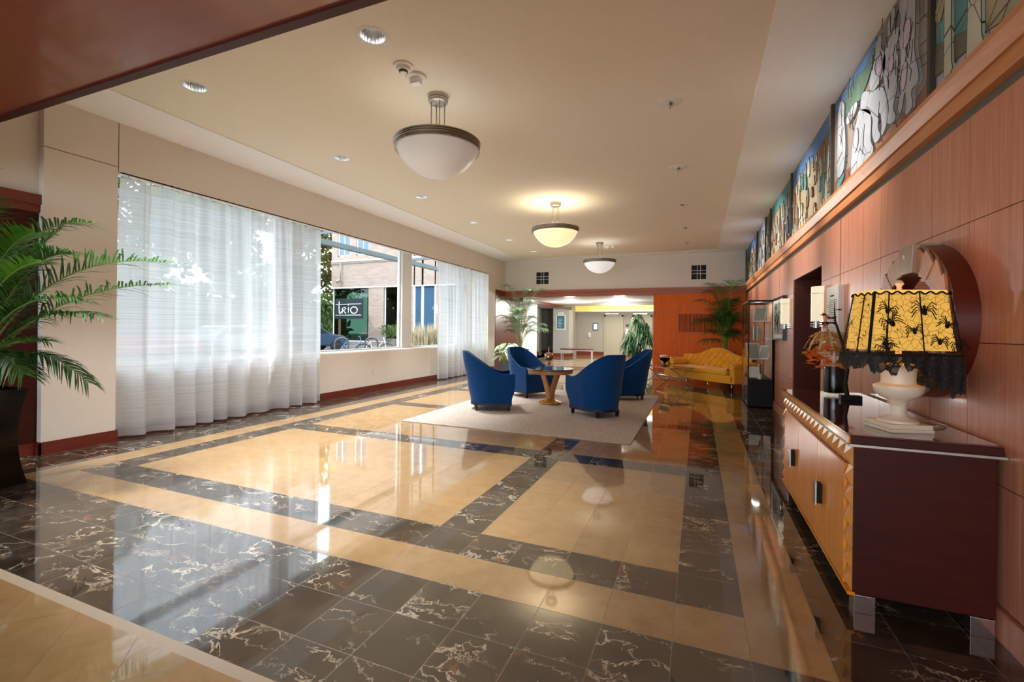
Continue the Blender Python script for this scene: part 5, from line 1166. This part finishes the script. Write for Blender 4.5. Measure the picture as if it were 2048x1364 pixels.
# trees
def tree(loc, H_, R_, mat, seed, lb, nl=3800):
    t = thing('tree', lb, 'tree', loc, 0, 'trees along the street'); random.seed(seed)
    MB().tube([(0, 0, 0), (.1, 0, H_*.35), (0, .1, H_*.8)], [.22, .16, .05], 8).build('trunk', 'bark', t)
    mb = MB(); blobs = [(rnd(-.6, .6)*R_, rnd(-.6, .6)*R_, H_*.62+rnd(-.28, .34)*H_, rnd(.35, .6)*R_) for _ in range(14)]
    for k in range(nl):
        bx, by, bz, br = random.choice(blobs); d = vec(rnd(-1, 1), rnd(-1, 1), rnd(-1, 1)).normalized()*br*rnd(.6, 1); p = vec(bx, by, bz)+d
        a = vec(rnd(-1, 1), rnd(-1, 1), rnd(-1, 1)).normalized(); b_ = a.cross(vec(rnd(-1, 1), rnd(-1, 1), rnd(-1, 1))).normalized(); s_ = rnd(.16, .3)
        mb.add([tuple(p-a*s_), tuple(p+b_*s_*.5), tuple(p+a*s_), tuple(p-b_*s_*.5)], [(0, 1, 2, 3)])
    mb.build('crown', mat, t)
tree((-30.3, 27, 0), 12, 3.1, 'tree_leaf2', 1, 'tall leafy tree touching the brick building corner', 5000)
tree((-28.6, 22.6, 0), 6.2, 2.3, 'tree_leaf', 2, 'dense green tree left of the shop building', 4000)
tree((-25, 12, 0), 9, 3.2, 'tree_leaf', 3, 'green tree showing through the right of the wide curtain', 4200)
tree((-24, 4.5, 0), 9, 3, 'tree_leaf2', 4, 'yellow green tree showing through the middle of the wide curtain', 4200)
tree((-22, -1.5, 0), 8, 2.6, 'tree_leaf', 5, 'green tree showing through the left of the wide curtain', 2200)
tree((-25.5, 16.3, 0), 9, 2.2, 'tree_leaf', 6, 'added green tree hiding bright sky behind the parked navy car', 3600)  # this and the next two are added to cover clipping sky
tree((-26.5, 8.2, 0), 10, 2.6, 'tree_leaf', 8, 'added tall green tree hiding bright sky behind the red car on the street', 4200)
tree((-25, .4, 0), 9.5, 2.4, 'tree_leaf2', 9, 'added yellow green tree hiding bright sky behind the white van', 3800)
random.seed(77); mb = MB()
for k in range(5200):
    p = vec(rnd(-35.5, -33.5), rnd(-14, 36), rnd(0, 1)**.8*4.6); a = vec(rnd(-1, 1), rnd(-1, 1), rnd(-1, 1)).normalized()*rnd(.2, .5); b_ = a.cross(vec(rnd(-1, 1), rnd(-1, 1), rnd(-1, 1))).normalized()*.22
    mb.add([tuple(p-a), tuple(p+b_), tuple(p+a), tuple(p-b_)], [(0, 1, 2, 3)])
tag(mb.box(-34.8, -34.2, -14, 36, 0, 3.6).build('hedge', 'tree_leaf'), 'added hedge hiding the bright sky behind the street trees and parked cars', 'hedge')  # added to cover the white sky below the tree crowns
def grass(loc, n, r, h, mat, seed, lb, name='ornamental_grass'):
    random.seed(seed); mb = MB()
    for k in range(n):
        a = rnd(0, 2*PI); q = r*math.sqrt(rnd(0, 1)); x, y = loc[0]+q*math.cos(a), loc[1]+q*math.sin(a); hh = h*rnd(.6, 1); ln = rnd(0, .2); s_ = .008; c_, d_ = math.cos(a), math.sin(a)
        mb.add([(x-s_, y, 0), (x+s_, y, 0), (x+c_*ln*.5+s_*2.2, y+d_*ln*.5, hh*.75), (x+c_*ln*.5-s_*2.2, y+d_*ln*.5, hh*.75), (x+c_*ln, y+d_*ln, hh)], [(0, 1, 2, 3), (3, 2, 4)])
    return tag(mb.build(name, mat), lb, 'grass')
grass((-9.1, 12.1), 420, .6, 1.62, 'pampas', 41, 'feathery tan grass clump outside right of the white window post')
grass((-9.0, 13.4), 420, .6, 1.6, 'pampas', 42, 'second feathery tan grass clump outside, nearer the narrow curtain')
grass((-11.4, 11.2), 260, .5, .62, 'tree_leaf', 43, 'low green planting at the foot of the left bicycle rack', 'low_planting')
grass((-11.4, 12.6), 260, .5, .58, 'tree_leaf', 44, 'low green planting before the blue bicycle', 'low_planting')
t = thing('potted_shrub', 'potted shrub standing before the right shop window outside', 'plant', (-19.6, 24.2, 0))
MB().lathe([(0, 0), (.3, 0), (.4, .6), (0, .58)], (0, 0, 0), 20).build('pot', 'pave', t); random.seed(5); mb = MB()
for k in range(300):
    d = vec(rnd(-1, 1), rnd(-1, 1), rnd(-.2, 1.6)); a = d.normalized(); p = vec(0, 0, .6)+d*.45; mb.add([tuple(p), tuple(p+a*.25+vec(.04, 0, 0)), tuple(p+a*.35), tuple(p+a*.25-vec(.04, 0, 0))], [(0, 1, 2, 3)])
mb.build('foliage', 'tree_leaf', t)
